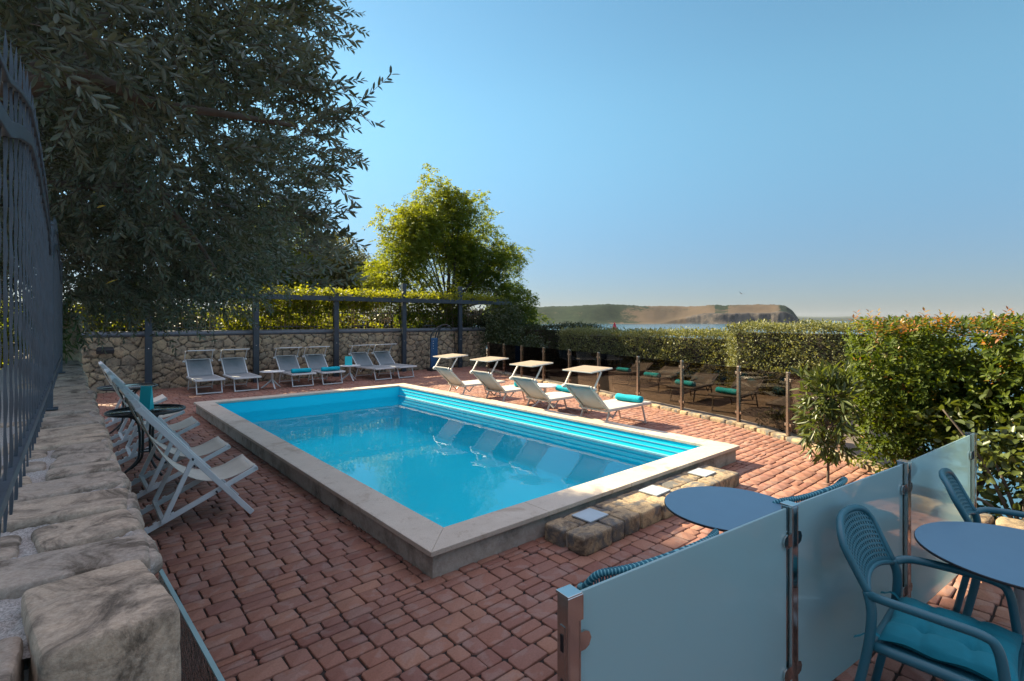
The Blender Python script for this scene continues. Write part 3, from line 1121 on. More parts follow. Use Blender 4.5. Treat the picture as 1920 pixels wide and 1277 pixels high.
def grid_quads(nu, nv, flip=False):
    idx = np.arange(nu * nv).reshape(nu, nv)
    q = np.stack([idx[:-1, :-1], idx[1:, :-1], idx[1:, 1:], idx[:-1, 1:]], -1).reshape(-1, 4)
    return q[:, ::-1] if flip else q


# low wall beside the camera: top, rounded edge and pool-side face in one sheet
lw = empty('low_stone_wall', (0, 4, 0))
tag(lw, 'low weathered sandstone wall with rough mortar joints running under the iron fence', 'wall')
WT = 1.36
XR = 0.116
us = np.concatenate([np.linspace(-0.42, -0.16, 20), np.linspace(-0.153, XR, 46), np.linspace(XR + 0.007, XR + 0.07, 9), np.linspace(XR + 0.12, XR + 1.40, 26)])
vs = np.concatenate([np.linspace(0.90, 1.9, 170), np.linspace(1.908, 3.4, 150), np.linspace(3.42, 6.95, 170)])
r = np.random.default_rng(5)
seeds = []
y_ = 0.78
k = 0
while y_ < 7.2:
    dpt = r.uniform(0.14, 0.25)
    if k % 4 != 3:
        seeds.append((0.04 + r.uniform(-0.03, 0.03), y_))
        seeds.append((-0.24 + r.uniform(-0.04, 0.04), y_ + r.uniform(-.07, .07)))
    else:
        seeds.append((0.075 + r.uniform(-0.015, 0.015), y_))
        seeds.append((-0.06 + r.uniform(-0.02, 0.02), y_ + r.uniform(-0.05, 0.05)))
        seeds.append((-0.28 + r.uniform(-0.04, 0.04), y_ + r.uniform(-.07, .07)))
    for zz_ in (0.30, 0.52, 0.75, 1.0, 1.25, 1.5):
        seeds.append((zz_ + r.uniform(-0.05, 0.05), y_ + r.uniform(-.08, .08)))
    y_ += dpt
    k += 1
h, tn, mo, shp = stone_sheet(us, vs, np.array(seeds), 0.55, 0.7, 0.015, 0.013, 21, (0.020, 0.036), 0.05, 0.2)
U, Vv = np.meshgrid(us, vs, indexing='ij')
u, v = U.ravel(), Vv.ravel()
wave = (fbm(np.stack([v * 4.4, v * 0, v * 0], 1), 3, 31) - 0.5) * 0.055
grit = (fbm(np.stack([u * 160, v * 160, u * 0], 1), 2, 71) - 0.5) * 0.007
h = h + grit * mo - mo * 0.004
nearend = sstep(1.125, 1.085, v + (fbm(np.stack([u * 14, u * 0, u * 0], 1), 3, 3) - 0.5) * 0.05)
h = h * (1 - nearend) + nearend * (-0.020 + grit * 0.9)
topm = sstep(XR - 0.004, XR - 0.03, u)
h = h * (1 - topm) + topm * (-0.012 + grit * 1.3 + (fbm(np.stack([u * 25, v * 25, u * 0], 1), 3, 55) - 0.5) * 0.012)
mo = np.maximum(np.maximum(mo, nearend), topm)
rad = 0.028
over = u - (XR - rad)
ang = np.clip(over / rad, 0, PI / 2)
down = np.maximum(over - rad * PI / 2, 0)
px_ = np.where(over < 0, u, XR - rad + rad * np.sin(ang))
pz_ = np.where(over < 0, WT, WT - rad + rad * np.cos(ang)) - down
px_ = px_ + wave * sstep(XR - 0.15, XR, u) + h * np.sin(ang) * np.where(over < 0, 0, 1)
pz_ = pz_ + h * np.where(over < 0, 1, np.cos(ang)) - 0.012
P = np.stack([px_, v - 4, pz_], 1)
fast_mesh('stonework', P, grid_quads(len(us), len(vs)), M['wall_stone'], lw, {'tint': tn, 'mortar': mo}, True)
# cap stones bedded in the mortar
caps = []
y_ = 1.105
k = 0
r = np.random.default_rng(19)
while y_ < 6.85:
    dpt = r.uniform(0.10, 0.20)
    zt = 1.345 + r.uniform(-0.004, 0.006)
    skew = r.uniform(-0.16, 0.16)
    if r.random() < 0.45:
        w_ = r.uniform(0.24, 0.30)
        caps.append(((0.118 - w_ / 2 + r.uniform(-.008, .008), y_ + dpt / 2 - 4, zt - 0.045), (w_, dpt - 0.008, 0.105), skew, 11.0, 0.012))
    else:
        w_ = r.uniform(0.13, 0.20)
        caps.append(((0.118 - w_ / 2 + r.uniform(-.008, .008), y_ + dpt / 2 - 4, zt - 0.045), (w_, dpt - 0.008, 0.105), skew, 11.0, 0.012))
        w2 = r.uniform(0.09, 0.15)
        d2 = dpt * r.uniform(0.6, 0.95)
        caps.append(((0.118 - w_ - 0.02 - w2 / 2, y_ + dpt / 2 - 4 + r.uniform(-.02, .02), zt - 0.050), (w2, d2, 0.105), r.uniform(-.2, .2), 9.0, 0.014))
    y_ += dpt + r.uniform(0.006, 0.045)
rocks_mesh('cap_stones', caps, M['wall_stone'], lw, 20)
# near end: big squared blocks
specs = [((0.038, 0.950 - 4, 1.280), (0.150, 0.23, 0.185), 0.12, 18.0, 0.008),
         ((-0.112, 0.870 - 4, 1.262), (0.138, 0.17, 0.185), -0.06, 16.0, 0.010),
         ((-0.242, 0.905 - 4, 1.275), (0.14, 0.17, 0.165), 0.04, 9.0, 0.014)]
z_ = 1.20
while z_ > 0.1:
    hh = random.uniform(0.15, 0.22)
    x_ = -0.30
    while x_ < 0.08:
        w_ = random.uniform(0.14, 0.24)
        w_ = min(w_, 0.105 - x_)
        specs.append(((x_ + w_ / 2, 0.91 - 4, z_ - hh / 2), (w_ - 0.01, 0.17, hh - 0.01), random.uniform(-.04, .04), 9.0, 0.014))
        x_ += w_
    z_ -= hh
rocks_mesh('end_block', specs, M['wall_stone'], lw, 30)
mb = MB()
mb.box((-0.15, 3.93 - 4, 0.65), (0.50, 6.0, 1.32))
mb.build('wall_core', M['mortar'], lw)

# back wall
bw = empty('back_stone_wall', (5.5, 16.0, 0))
tag(bw, 'rubble stone wall with rounded grey capping behind the row of loungers', 'wall')
us = np.arange(-0.6, 12.6, 0.026)
vs = np.arange(-0.06, 1.36, 0.026)
r = np.random.default_rng(12)
seeds = []
z_ = -0.05
while z_ < 1.5:
    hh = r.uniform(0.13, 0.22)
    x_ = -0.8 + r.uniform(0, 0.2)
    while x_ < 12.8:
        seeds.append((x_, z_ + r.uniform(-0.07, 0.07)))
        x_ += r.uniform(0.16, 0.42)
    z_ += hh
h, tn, mo, shp = stone_sheet(us, vs, np.array(seeds), 0.85, 1.0, 0.032, 0.022, 77, (0.006, 0.022), 0.035, 0.15)
U, Vv = np.meshgrid(us, vs, indexing='ij')
P = np.stack([U.ravel() - 5.5, -h, Vv.ravel()], 1)
fast_mesh('stonework', P, grid_quads(len(us), len(vs)), M['rubble'], bw, {'tint': tn, 'mortar': mo}, True)
mb = MB()
mb.box((0.5, 0.2, 0.66), (13.1, 0.36, 1.38))
mb.build('wall_core', M['soil'], bw)
mb = MB()
x = -0.6
while x < 12.5:
    x2 = min(x + 2.0, 12.5)
    prof = [Vector((0, -0.10 * math.cos(a), 1.405 + 0.085 * math.sin(a))) for a in np.linspace(-0.9, PI + 0.9, 14)]
    vs_ = [(xx - 5.5, p.y + 0.12 if False else p.y * 1.0 + 0.04, p.z) for xx in (x + 0.002, x2 - 0.002) for p in prof]
    k = len(prof)
    mb.add(vs_, [(i, i + 1, k + i + 1, k + i) for i in range(k - 1)] + [(k - 1, 0, k, 2 * k - 1)], True)
    mb.add(vs_[:k], [tuple(range(k))])
    mb.add(vs_[k:], [tuple(reversed(range(k)))])
    x = x2
mb.build('capping', M['cap'], bw)

# small pillar and oleander at the far end of the low wall
pil = tag(empty('stone_pillar', (0.0, 7.12, 0)), 'narrow stone pillar at the far end of the low wall, behind oleander leaves', 'pillar')
specs = []
for k in range(9):
    specs.append(((random.uniform(-.01, .01), 0, 0.10 + k * 0.205), (0.27 + random.uniform(-.02, .02), 0.27, 0.22), random.uniform(-.1, .1), 8.0, 0.03))
rocks_mesh('stonework', specs, M['rubble'], pil, 8)

# ------------------------------------------------------------------ wrought iron fence on the low wall
fen = empty('iron_fence', (-0.093, 0, 0), -math.radians(0.78))
tag(fen, 'blue grey wrought iron fence of wavy bars standing on the low wall', 'fence')


def rail_z(s):
    return 0.885 + 0.5 * float(np.interp(s * 2, [1.0, 1.9, 2.48, 2.94, 3.6, 4.3, 4.95, 5.76, 6.1, 6.3, 6.35, 6.9, 7.6, 8.6, 9.6, 10.3, 10.6], [2.30, 2.36, 2.43, 2.55, 2.69, 2.70, 2.64, 2.57, 2.46, 2.36, 2.32, 2.40, 2.58, 2.68, 2.56, 2.40, 2.34]))


def fence_rail(f, s0, s1, n, w, t, name):
    mb = MB()
    ss = np.linspace(s0, s1, n)
    vs_ = []
    for s in ss:
        z = f(s)
        for dx, dz in ((-w / 2, -t / 2), (w / 2, -t / 2), (w / 2, t / 2), (-w / 2, t / 2)):
            vs_.append((dx, s, z + dz))
    fs = []
    for i in range(n - 1):
        for k in range(4):
            k2 = (k + 1) % 4
            fs.append((i * 4 + k, i * 4 + k2, (i + 1) * 4 + k2, (i + 1) * 4 + k))
    fs += [(0, 3, 2, 1), tuple((n - 1) * 4 + k for k in range(4))]
    mb.add(vs_, fs)
    return mb.build(name, M['iron'], fen, bevel=0.002)


for (s0, s1) in ((0.66, 3.125), (3.175, 5.25)):
    fence_rail(rail_z, s0, s1, 60, 0.016, 0.030, 'rail')
    fence_rail(lambda s: rail_z(s) + 0.085, s0, s1, 60, 0.014, 0.012, 'rail')
    fence_rail(lambda s: 1.482, s0, s1, 3, 0.016, 0.024, 'rail')
s = 0.72
while s < 5.24:
    if abs(s - 3.15) > 0.04:
        zt = rail_z(s) + 0.17
        nseg = int((zt - 1.405) / 0.012)
        vs_, fs = [], []
        for i in range(nseg + 1):
            z = 1.405 + (zt - 1.405) * i / nseg
            w_ = 0.0024 + 0.0006 * math.sin(i * 0.85 + s * 9)
            ox, oy = 0.0005 * math.sin(i * 0.85 + s * 4), 0.0006 * math.sin(i * 0.85 + 1.0 + s * 9)
            if zt - z < 0.03:
                w_ *= max(0.1, (zt - z) / 0.03)
            for dx, dy in ((-1, -1), (1, -1), (1, 1), (-1, 1)):
                vs_.append((ox + dx * w_, s + oy + dy * w_, z))
        for i in range(nseg):
            for k in range(4):
                k2 = (k + 1) % 4
                fs.append((i * 4 + k, i * 4 + k2, i * 4 + 4 + k2, i * 4 + 4 + k))
        mb = MB()
        mb.add(vs_, fs)
        mb.build('bar', M['iron'], fen)
    s += 0.104
for s in (3.15, 5.28):
    mb = MB()
    mb.box((0, s, 1.36 + 0.42), (0.026, 0.026, 0.84))
    mb.box((0, s, 1.366), (0.06, 0.06, 0.008))
    mb.lathe([(0.015, 0), (0.017, 0.01), (0.006, 0.025)], (0, s, 2.20), 12)
    mb.build('post', M['iron'], fen, bevel=0.002)

# ------------------------------------------------------------------ glass gate folded back against the wall, near frosted fence
gate = empty('glass_gate', (0.255, 1.58, 0.045), math.radians(92.5))
tag(gate, 'open wet glass gate folded back against the end of the low stone wall', 'gate')
mb = MB()
mb.box((0, 0, 0.50), (0.86, 0.010, 0.82))
mb.build('glass_panel', M['gate_glass'], gate)
mb = MB()
mb.box((0, 0, 0.9125), (0.86, 0.011, 0.005))
mb.build('glass_edge', plain('pale_glass_edge', (0.24, 0.38, 0.40), 0.25), gate)
for sx in (-0.18, 0.18):
    mb = MB()
    mb.box((0.40, 0, 0.50 + sx * 1.5), (0.07, 0.026, 0.07))
    mb.build('hinge', M['steel'], gate, bevel=0.004)
r = np.random.default_rng(3)
V, Q, b = [], [], 0
for k in range(900):
    c = np.array([r.uniform(-0.41, 0.41), 0, r.uniform(0.3, 0.9)])
    rad_ = r.uniform(0.0012, 0.0042)
    pts = []
    for sy in (-1,):
        ring = [(c[0] + rad_ * math.cos(a), sy * 0.0052, c[2] + rad_ * 1.2 * math.sin(a)) for a in np.linspace(0, 2 * PI, 6, endpoint=False)]
        pts = ring + [(c[0] + rad_ * 0.5 * math.cos(a), sy * (0.0052 + rad_ * 0.5), c[2] + rad_ * 0.6 * math.sin(a)) for a in np.linspace(0, 2 * PI, 6, endpoint=False)]
    V += pts
    for j in range(6):
        Q.append((b + j, b + (j + 1) % 6, b + 6 + (j + 1) % 6, b + 6 + j))
    Q.append((b + 6, b + 7, b + 8, b + 9))
    Q.append((b + 6, b + 9, b + 10, b + 11))
    b += 12
dr = fast_mesh('water_drops', V, Q, plain('water_droplets', (0.75, 0.8, 0.82), 0.05, 0.6), gate, None, True)
dr['kind'] = 'stuff'

NP = [(1.12, 1.03), (2.38, 0.893), (3.585, 0.736), (4.84, 0.61)]
gf = empty('frosted_glass_fence', (NP[0][0], NP[0][1], 0))
tag(gf, 'frosted glass screen with polished steel posts between the cafe chairs and the pool', 'fence')
PT = 0.97
for i, (x, y) in enumerate(NP):
    a = NP[min(i + 1, 3)]
    b = NP[max(i - 1, 0)]
    ang = math.atan2(a[1] - b[1], a[0] - b[0])
    R = rot_z(ang)
    c = Vector((x - NP[0][0], y - NP[0][1], 0))
    mb = MB()
    # open channel profile: two flanges and a web
    hh = PT - 0.004
    mb.box(c + R @ Vector((0.0, 0.0, hh / 2)), (0.044, 0.006, hh), R)
    mb.box(c + R @ Vector((-0.022, 0.0, hh / 2)), (0.006, 0.05, hh - 0.001), R)
    mb.box(c + R @ Vector((0.022, 0.0, hh / 2)), (0.006, 0.05, hh - 0.002), R)
    mb.box(c + R @ Vector((0.0, -0.0225, hh / 2)), (0.037, 0.004, hh - 0.003), R)
    pst = mb.build('post', M['steel'], gf, bevel=0.002)
    mb = MB()
    mb.box(c + R @ Vector((0, 0, PT)), (0.056, 0.056, 0.008), R)
    if i == 0:
        mb.box(c + R @ Vector((0.0, -0.0285, PT - 0.038)), (0.060, 0.003, 0.075), R)
    mb.build('cap', M['steel'], pst, bevel=0.001)
    for side in (-1, 1):
        if (i == 0 and side < 0) or (i == 3 and side > 0):
            continue
        for z in (0.82, 0.25):
            for yy in (-0.012, 0.012):
                mb = MB()
                pts = [Vector((side * 0.022, 0, -0.028)), Vector((side * 0.05, 0, -0.028)), Vector((side * 0.066, 0, -0.020)), Vector((side * 0.074, 0, 0)), Vector((side * 0.066, 0, 0.020)), Vector((side * 0.05, 0, 0.028)), Vector((side * 0.022, 0, 0.028))]
                vs_ = [c + R @ (p + Vector((0, yy + dy, z))) for dy in (-0.004, 0.004) for p in pts]
                k = len(pts)
                mb.add(vs_, [tuple(range(k)), tuple(reversed(range(k, 2 * k)))] + [(j, (j + 1) % k, k + (j + 1) % k, k + j) for j in range(k)])
                mb.build('clamp', M['steel'], pst)
    if i == 0:
        mb = MB()
        mb.box(c + R @ Vector((-0.0262, 0.0, 0.70)), (0.003, 0.022, 0.36), R, 0)
        mb.box(c + R @ Vector((-0.028, 0.0, 0.66)), (0.003, 0.010, 0.13), R, 1)
        mb.box(c + R @ Vector((-0.028, 0.0, 0.83)), (0.003, 0.012, 0.05), R, 1)
        mb.build('lock_plate', [M['steel'], M['hpl_edge']], pst)
        mb = MB()
        mb.tube([c + R @ Vector(p) for p in ((-0.02, 0.03, 0.66), (-0.03, 0.055, 0.655), (-0.055, 0.06, 0.635), (-0.075, 0.06, 0.60))], [0.008, 0.008, 0.008, 0.016], 10)
        mb.build('handle', M['black_metal'], pst)
for (a, b) in zip(NP[:-1], NP[1:]):
    L = math.dist(a, b)
    ang = math.atan2(b[1] - a[1], b[0] - a[0])
    mid = Vector(((a[0] + b[0]) / 2 - NP[0][0], (a[1] + b[1]) / 2 - NP[0][1], 0))
    mb = MB()
    mb.box(mid + Vector((0, 0, 0.51)), (L - 0.076, 0.010, 0.90), rot_z(ang))
    mb.build('glass_panel', M['frosted'], gf, bevel=0.002)

# ------------------------------------------------------------------ dark glass fence along the sea side
df_ = empty('smoked_glass_fence', (FENCE[1][0], FENCE[1][1], 0))
tag(df_, 'low fence of smoked glass panels and steel posts along the sea side', 'fence')
FP = [(7.5, 2.2)] + FENCE[2:]
FP.insert(1, (8.08, 3.05))
for i, (x, y) in enumerate(FP):
    a, b = FP[min(i + 1, len(FP) - 1)], FP[max(i - 1, 0)]
    ang = math.atan2(a[1] - b[1], a[0] - b[0])
    c = Vector((x - FENCE[1][0], y - FENCE[1][1], 0))
    mb = MB()
    mb.box(c + Vector((0, 0, 0.50)), (0.05, 0.05, 1.0), rot_z(ang))
    pst = mb.build('post', M['bronze'], df_, bevel=0.004)
    for z in (0.22, 0.88):
        for sd_ in (-1, 1):
            mb = MB()
            mb.box(c + rot_z(ang) @ Vector((sd_ * 0.045, 0, z)), (0.045, 0.030, 0.045), rot_z(ang))
            mb.build('clamp', M['bronze'], pst, bevel=0.004)
for a, b in zip(FP[:-1], FP[1:]):
    L = math.dist(a, b)
    ang = math.atan2(b[1] - a[1], b[0] - a[0])
    mid = Vector(((a[0] + b[0]) / 2 - FENCE[1][0], (a[1] + b[1]) / 2 - FENCE[1][1], 0.55))
    mb = MB()
    mb.box(mid, (L - 0.07, 0.010, 0.86), rot_z(ang))
    mb.build('glass_panel', M['smoked'], df_)

# ------------------------------------------------------------------ pergola, trellis, vines on the back wall
pg = empty('pergola', (6.4, 15.75, 0))
tag(pg, 'anthracite steel pergola posts and beam in front of the back stone wall', 'pergola')
PX = [1.6, 4.1, 6.42, 8.8, 11.15]
for i, x in enumerate(PX):
    zt = 2.62 if i < 3 else 3.02
    mb = MB()
    mb.box((x - 6.4, 0, zt / 2), (0.15, 0.10, zt))
    p = mb.build('post', M['pergola'], pg, bevel=0.004)
    for z in (0.18, 1.05):
        mb = MB()
        mb.lathe([(0.016, 0), (0.016, 0.006)], (x - 6.4, 0, 0), 10)
        mb.v = [(v_[0], -0.05 - v_[2], z + v_[1]) for v_ in mb.v]
        mb.build('bolt', M['steel'], p)
mb = MB()
mb.box((0.7, -0.125, 2.44), (12.9, 0.12, 0.14))
mb.build('beam', M['pergola'], pg, bevel=0.004)
mb = MB()
mb.box((0.7, 1.3, 2.52), (12.9, 0.10, 0.12))
mb.build('beam', M['pergola'], pg, bevel=0.004)
for x in np.arange(0.9, 13.4, 1.2):
    mb = MB()
    mb.box((x - 6.4, 0.62, 2.56), (0.06, 1.5, 0.06))
    mb.build('slat', M['pergola'], pg)

# trellis of dry stems on top of the wall
tr = empty('reed_trellis', (6, 16.25, 1.45))
tag(tr, 'trellis of dry reed stems standing on the back wall under the pergola', 'trellis')
mb = MB()
r = np.random.default_rng(9)
for x in np.arange(-5.8, 6.6, 0.11):
    mb.tube([(x + r.uniform(-.02, .02), r.uniform(-.03, .03), 0.0), (x + r.uniform(-.03, .03), r.uniform(-.03, .03), r.uniform(0.7, 0.98))], 0.009, 5)
for k in range(150):
    x = r.uniform(-5.7, 6.4)
    a = r.uniform(-1, 1)
    mb.tube([(x, r.uniform(-.05, .05), r.uniform(0.05, .5)), (x + a * 0.25, r.uniform(-.05, .05), r.uniform(.3, .7)), (x + a * 0.5, r.uniform(-.05, .05), r.uniform(.3, .95))], 0.007, 5)
mb.build('stems', M['dry_stick'], tr)
for z in (0.12, 0.55, 0.95):
    mb = MB()
    mb.box((0.3, 0.02, z), (12.6, 0.03, 0.03))
    mb.build('rail', M['pergola'], tr)

# vine
r = np.random.default_rng(15)
vin = empty('climbing_vine', (6, 16, 1.5))
tag(vin, 'yellow green climbing vine spreading along the pergola beam and trellis', 'vine')
P1 = np.stack([r.uniform(-5.6, 7.1, 900), r.uniform(-0.45, 1.2, 900), 1.06 + np.abs(r.normal(0, 0.07, 900))], 1)
P2 = np.stack([r.uniform(-5.8, 5.6, 1500), r.uniform(0.1, 0.55, 1500), 0], 1) if False else np.concatenate([r.uniform(-5.8, 5.6, (1500, 1)), r.uniform(0.12, 0.5, (1500, 1)), r.uniform(-0.05, 1.0, (1500, 1))], 1)
den = fbm(P2 * np.array([0.9, 0.1, 1.3]) + 5, 3, 8)
hole = np.exp(-((P2[:, 0] - 1.3) / 1.0) ** 2) * (P2[:, 2] < 0.62)
P2 = P2[(den > 0.42) & (r.random(1500) > hole * 0.95)]
PP = np.concatenate([P1, P2])
OO = unit(r.normal(size=PP.shape) + np.array([0, -0.6, 0.3]))
tb = np.concatenate([np.full(len(P1), 0.35), np.where(P2[:, 0] > 2.8, -0.25, 0.1)])
clump_leaves(PP, OO, 14, 0.09, 0.085, 0.85, 'leaves', M['vine'], vin, tb)
mb = MB()
for x in (-4.4, -1.9, 0.45, 2.8, 5.0):
    limb_tube(mb, [(x, -0.1, -1.5), (x + 0.05, -0.05, -0.5), (x - 0.04, 0.0, 0.4), (x + 0.1, 0.05, 1.05), (x + 0.6, 0.1, 1.1)], 0.02, 0.008, 6)
mb.build('stem', M['bark_dark'], vin)

# wall light at the left of the back wall
wlamp = tag(empty('wall_light', (0.75, 15.94, 1.03)), 'small dark wall light on the left end of the back stone wall', 'wall light')
mb = MB()
mb.box((0, -0.03, 0), (0.10, 0.05, 0.12))
mb.build('bracket', M['black_metal'], wlamp, bevel=0.005)
mb = MB()
vs_ = [(-0.15, -0.05, 0.09), (0.15, -0.05, 0.09), (0.18, -0.17, 0.02), (-0.18, -0.17, 0.02), (-0.15, -0.05, 0.05), (0.15, -0.05, 0.05), (0.17, -0.15, -0.08), (-0.17, -0.15, -0.08)]
mb.add(vs_, [(0, 1, 2, 3), (7, 6, 5, 4), (0, 4, 5, 1), (1, 5, 6, 2), (2, 6, 7, 3), (3, 7, 4, 0)])
mb.build('shade', M['black_metal'], wlamp, bevel=0.01)

# outdoor shower
sh = tag(empty('outdoor_shower', (9.75, 15.35, 0)), 'dark blue poolside shower with arched black tubes in front of the back wall', 'shower')
mb = MB()
mb.box((0, 0, 0.62), (0.28, 0.10, 1.05))
mb.build('column', M['blue_bin'], sh, bevel=0.03)
for dx in (-0.12, 0.06, 0.16):
    mb = MB()
    limb_tube(mb, [(dx - 0.02, 0, 1.0), (dx + 0.02, 0, 1.25), (dx * 0.6 + 0.16, -0.02, 1.48), (0.34, -0.06, 1.60), (0.52, -0.1, 1.60)], 0.026, 0.022, 8)
    mb.build('pipe', M['black_metal'], sh)
mb = MB()
mb.lathe([(0.02, 0.06), (0.09, 0.02), (0.09, 0.0)], (0.54, -0.1, 1.53), 16)
mb.build('shower_head', M['black_metal'], sh)
mb = MB()
mb.box((0.05, 0, 0.05), (0.5, 0.3, 0.10))
mb.build('base', M['black_metal'], sh, bevel=0.01)
for k in range(4):
    mb = MB()
    mb.lathe([(0.012, 0.0), (0.012, 0.02)], (0, 0, 0), 8)
    mb.v = [(v_[0] - 0.06, -0.05 - v_[2], 0.78 + k * 0.085 + v_[1]) for v_ in mb.v]
    mb.build('button', M['white_metal'], sh)


# ================================================================== FURNITURE
# ------------------------------------------------------------------ sun loungers (x forward = foot end)
def make_lounger(kind, frame, fab):
    root = empty('sun_lounger', (0, 0, 0))
    hw = 0.30
    mb = MB()
    for s in (-1, 1):
        mb.box((0.56, s * hw, 0.345), (1.16, 0.030, 0.045))
    mb.box((1.135, 0, 0.345), (0.03, 2 * hw - 0.032, 0.04))
    mb.box((0.0, 0, 0.325), (0.03, 2 * hw - 0.032, 0.03))
    mb.build('seat_frame', frame, root, bevel=0.006)
    mb = MB()
    rows = []
    for i in range(13):
        x = 0.0 + 1.14 * i / 12
        rows.append([(x, y, 0.362 - 0.018 * (1 - (y / hw) ** 2)) for y in np.linspace(-hw + 0.012, hw - 0.012, 9)])
    mb.sheet(rows)
    mb.build('seat', fab, root, solid=0.008)
    # backrest
    top = Vector((-0.41, 0, 0.75))
    bot = Vector((0.02, 0, 0.345))
    mb = MB()
    for s in (-1, 1):
        mb.bar(bot + Vector((0, s * (hw - 0.03), 0)), top + Vector((0, s * (hw - 0.03), 0)), 0.026, 0.034)
    mb.bar(top + Vector((0, -hw + 0.045, 0)), top + Vector((0, hw - 0.045, 0)), 0.024, 0.024)
    mb.build('back_frame', frame, root, bevel=0.005)
    mb = MB()
    rows = []
    nrm = Vector((0.69, 0, 0.73)).normalized()
    for i in range(9):
        p = bot.lerp(top, 0.02 + 0.97 * i / 8)
        rows.append([tuple(p + nrm * (0.012 - 0.03 * (1 - (y / (hw - 0.04)) ** 2)) + Vector((0, y, 0))) for y in np.linspace(-hw + 0.044, hw - 0.044, 9)])
    mb.sheet(rows)
    mb.build('backrest', fab, root, solid=0.008)
    # front leg frame
    for s in (-1, 1):
        mb = MB()
        mb.bar((0.93, s * (hw - 0.035), 0.335), (1.04, s * (hw - 0.035), 0.012), 0.022, 0.03, (1, 0, 0))
        mb.build('leg', frame, root, bevel=0.004)
        mb = MB()
        mb.bar((0.06, s * (hw - 0.035), 0.335), (-0.10, s * (hw - 0.035), 0.012), 0.022, 0.03, (1, 0, 0))
        mb.build('leg', frame, root, bevel=0.004)
        mb = MB()
        mb.bar((-0.17, s * (hw - 0.055), 0.50), (0.16, s * (hw - 0.055), 0.20), 0.014, 0.018, (1, 0, 0))
        mb.bar((0.16, s * (hw - 0.055), 0.20), (0.30, s * (hw - 0.055), 0.33), 0.014, 0.018, (1, 0, 0))
        mb.build('strut', frame, root)
    mb = MB()
    mb.box((1.035, 0, 0.028), (0.028, 2 * hw - 0.094, 0.026))
    mb.build('crossbar', frame, root, bevel=0.004)
    mb = MB()
    mb.box((-0.09, 0, 0.06), (0.026, 2 * hw - 0.094, 0.024))
    mb.build('crossbar', frame, root, bevel=0.004)
    # sun shade
    cy = []
    for s in (-1, 1):
        mb = MB()
        mb.bar((-0.38, s * (hw + 0.005), 0.705), (-0.20, s * (hw + 0.005), 0.965), 0.018, 0.028, (1, 0, 0))
        mb.build('shade_arm', frame, root, bevel=0.004)
        mb = MB()
        mb.tube([(-0.375, s * (hw - 0.012), 0.708), (-0.375, s * (hw + 0.04), 0.708)], 0.028, 10)
        mb.build('knob', frame, root)
    mb = MB()
    Rt = Matrix.Rotation(math.radians(-4), 3, 'Y')
    cc = Vector((-0.17, 0, 0.985))
    for s in (-1, 1):
        mb.box(cc + Rt @ Vector((0, s * (hw - 0.01), 0)), (0.52, 0.024, 0.022), Rt)
        mb.box(cc + Rt @ Vector((s * 0.25, 0, 0)), (0.022, 2 * hw - 0.044, 0.020), Rt)
    can = mb.build('shade_frame', frame, root, bevel=0.004)
    mb = MB()
    mb.box(cc + Rt @ Vector((0, 0, 0.012)), (0.50, 2 * hw - 0.05, 0.006), Rt)
    mb.build('shade_cloth', M['canopy_fabric'], root)
    return root


loung_a = make_lounger('shade', M['white_metal'], M['mesh_grey'])
M['dark_frame'] = plain('taupe_painted_metal', (0.11, 0.095, 0.085), 0.5, 0, 0.06)  # taupe frame and sling darkened: shade behind the glass put into the colour
loung_c = make_lounger('low', M['dark_frame'], plain('taupe_sling_fabric', (0.085, 0.073, 0.066), 0.85, 0, 0.06))
loung_b = make_lounger('sun', M['warm_metal'], plain('sand_sling_fabric', (0.46, 0.41, 0.37), 0.8, 0, 0.06, bmp=0.2, bscale=400))
GL = 'sun loungers around the pool'
# row along the back wall: foot towards the pool (-Y)
back_spots = [(2.62, 15.02, 'grey lounger at the left end of the row along the back wall'),
              (3.42, 14.98, 'grey empty lounger directly left of the first white spider table'),
              (4.78, 14.95, 'grey lounger with a rolled towel directly right of the first white spider table'),
              (5.56, 14.90, 'grey lounger with a rolled towel left of the table holding a turquoise card'),
              (7.02, 14.98, 'grey lounger right of the table holding a turquoise card, empty'),
              (7.78, 14.98, 'grey lounger at the right end of the row along the back wall')]
for i, (x, y, lab) in enumerate(back_spots):
    o = loung_a if i == 0 else copy_tree(loung_a)
    o.location = (x, y, 0)
    o.rotation_euler = (0, 0, -PI / 2 + (0.10 if i > 3 else 0.0))
    tag(o, lab, 'sun lounger', GL)
side_spots = [(6.53, 9.35, 'sunlit lounger nearest the back wall in the row along the right pool edge'),
              (6.60, 8.08, 'sunlit lounger with a round turquoise towel, second from the back wall along the pool edge'),
              (6.50, 6.74, 'sunlit lounger with a towel half hidden behind the next one, along the pool edge'),
              (6.47, 5.40, 'sunlit lounger nearest the camera on the right pool edge, long towel at its foot')]
for i, (x, y, lab) in enumerate(side_spots):
    o = loung_b if i == 0 else copy_tree(loung_b)
    o.location = (x, y, 0)
    o.rotation_euler = (0, 0, 0)
    tag(o, lab, 'sun lounger', GL)
low_spots = [(10.55, 3.75, 'dark lounger without a towel behind the smoked glass, nearest the photinia hedge'),
             (10.85, 5.0, 'dark lounger with a towel behind the smoked glass, second from the photinia hedge'),
             (11.35, 6.25, 'dark lounger with a towel behind the smoked glass, third from the photinia hedge'),
             (12.3, 7.75, 'dark lounger with a towel behind the smoked glass, fourth from the photinia hedge'),
             (12.9, 9.1, 'dark lounger behind the smoked glass farthest from the photinia hedge')]
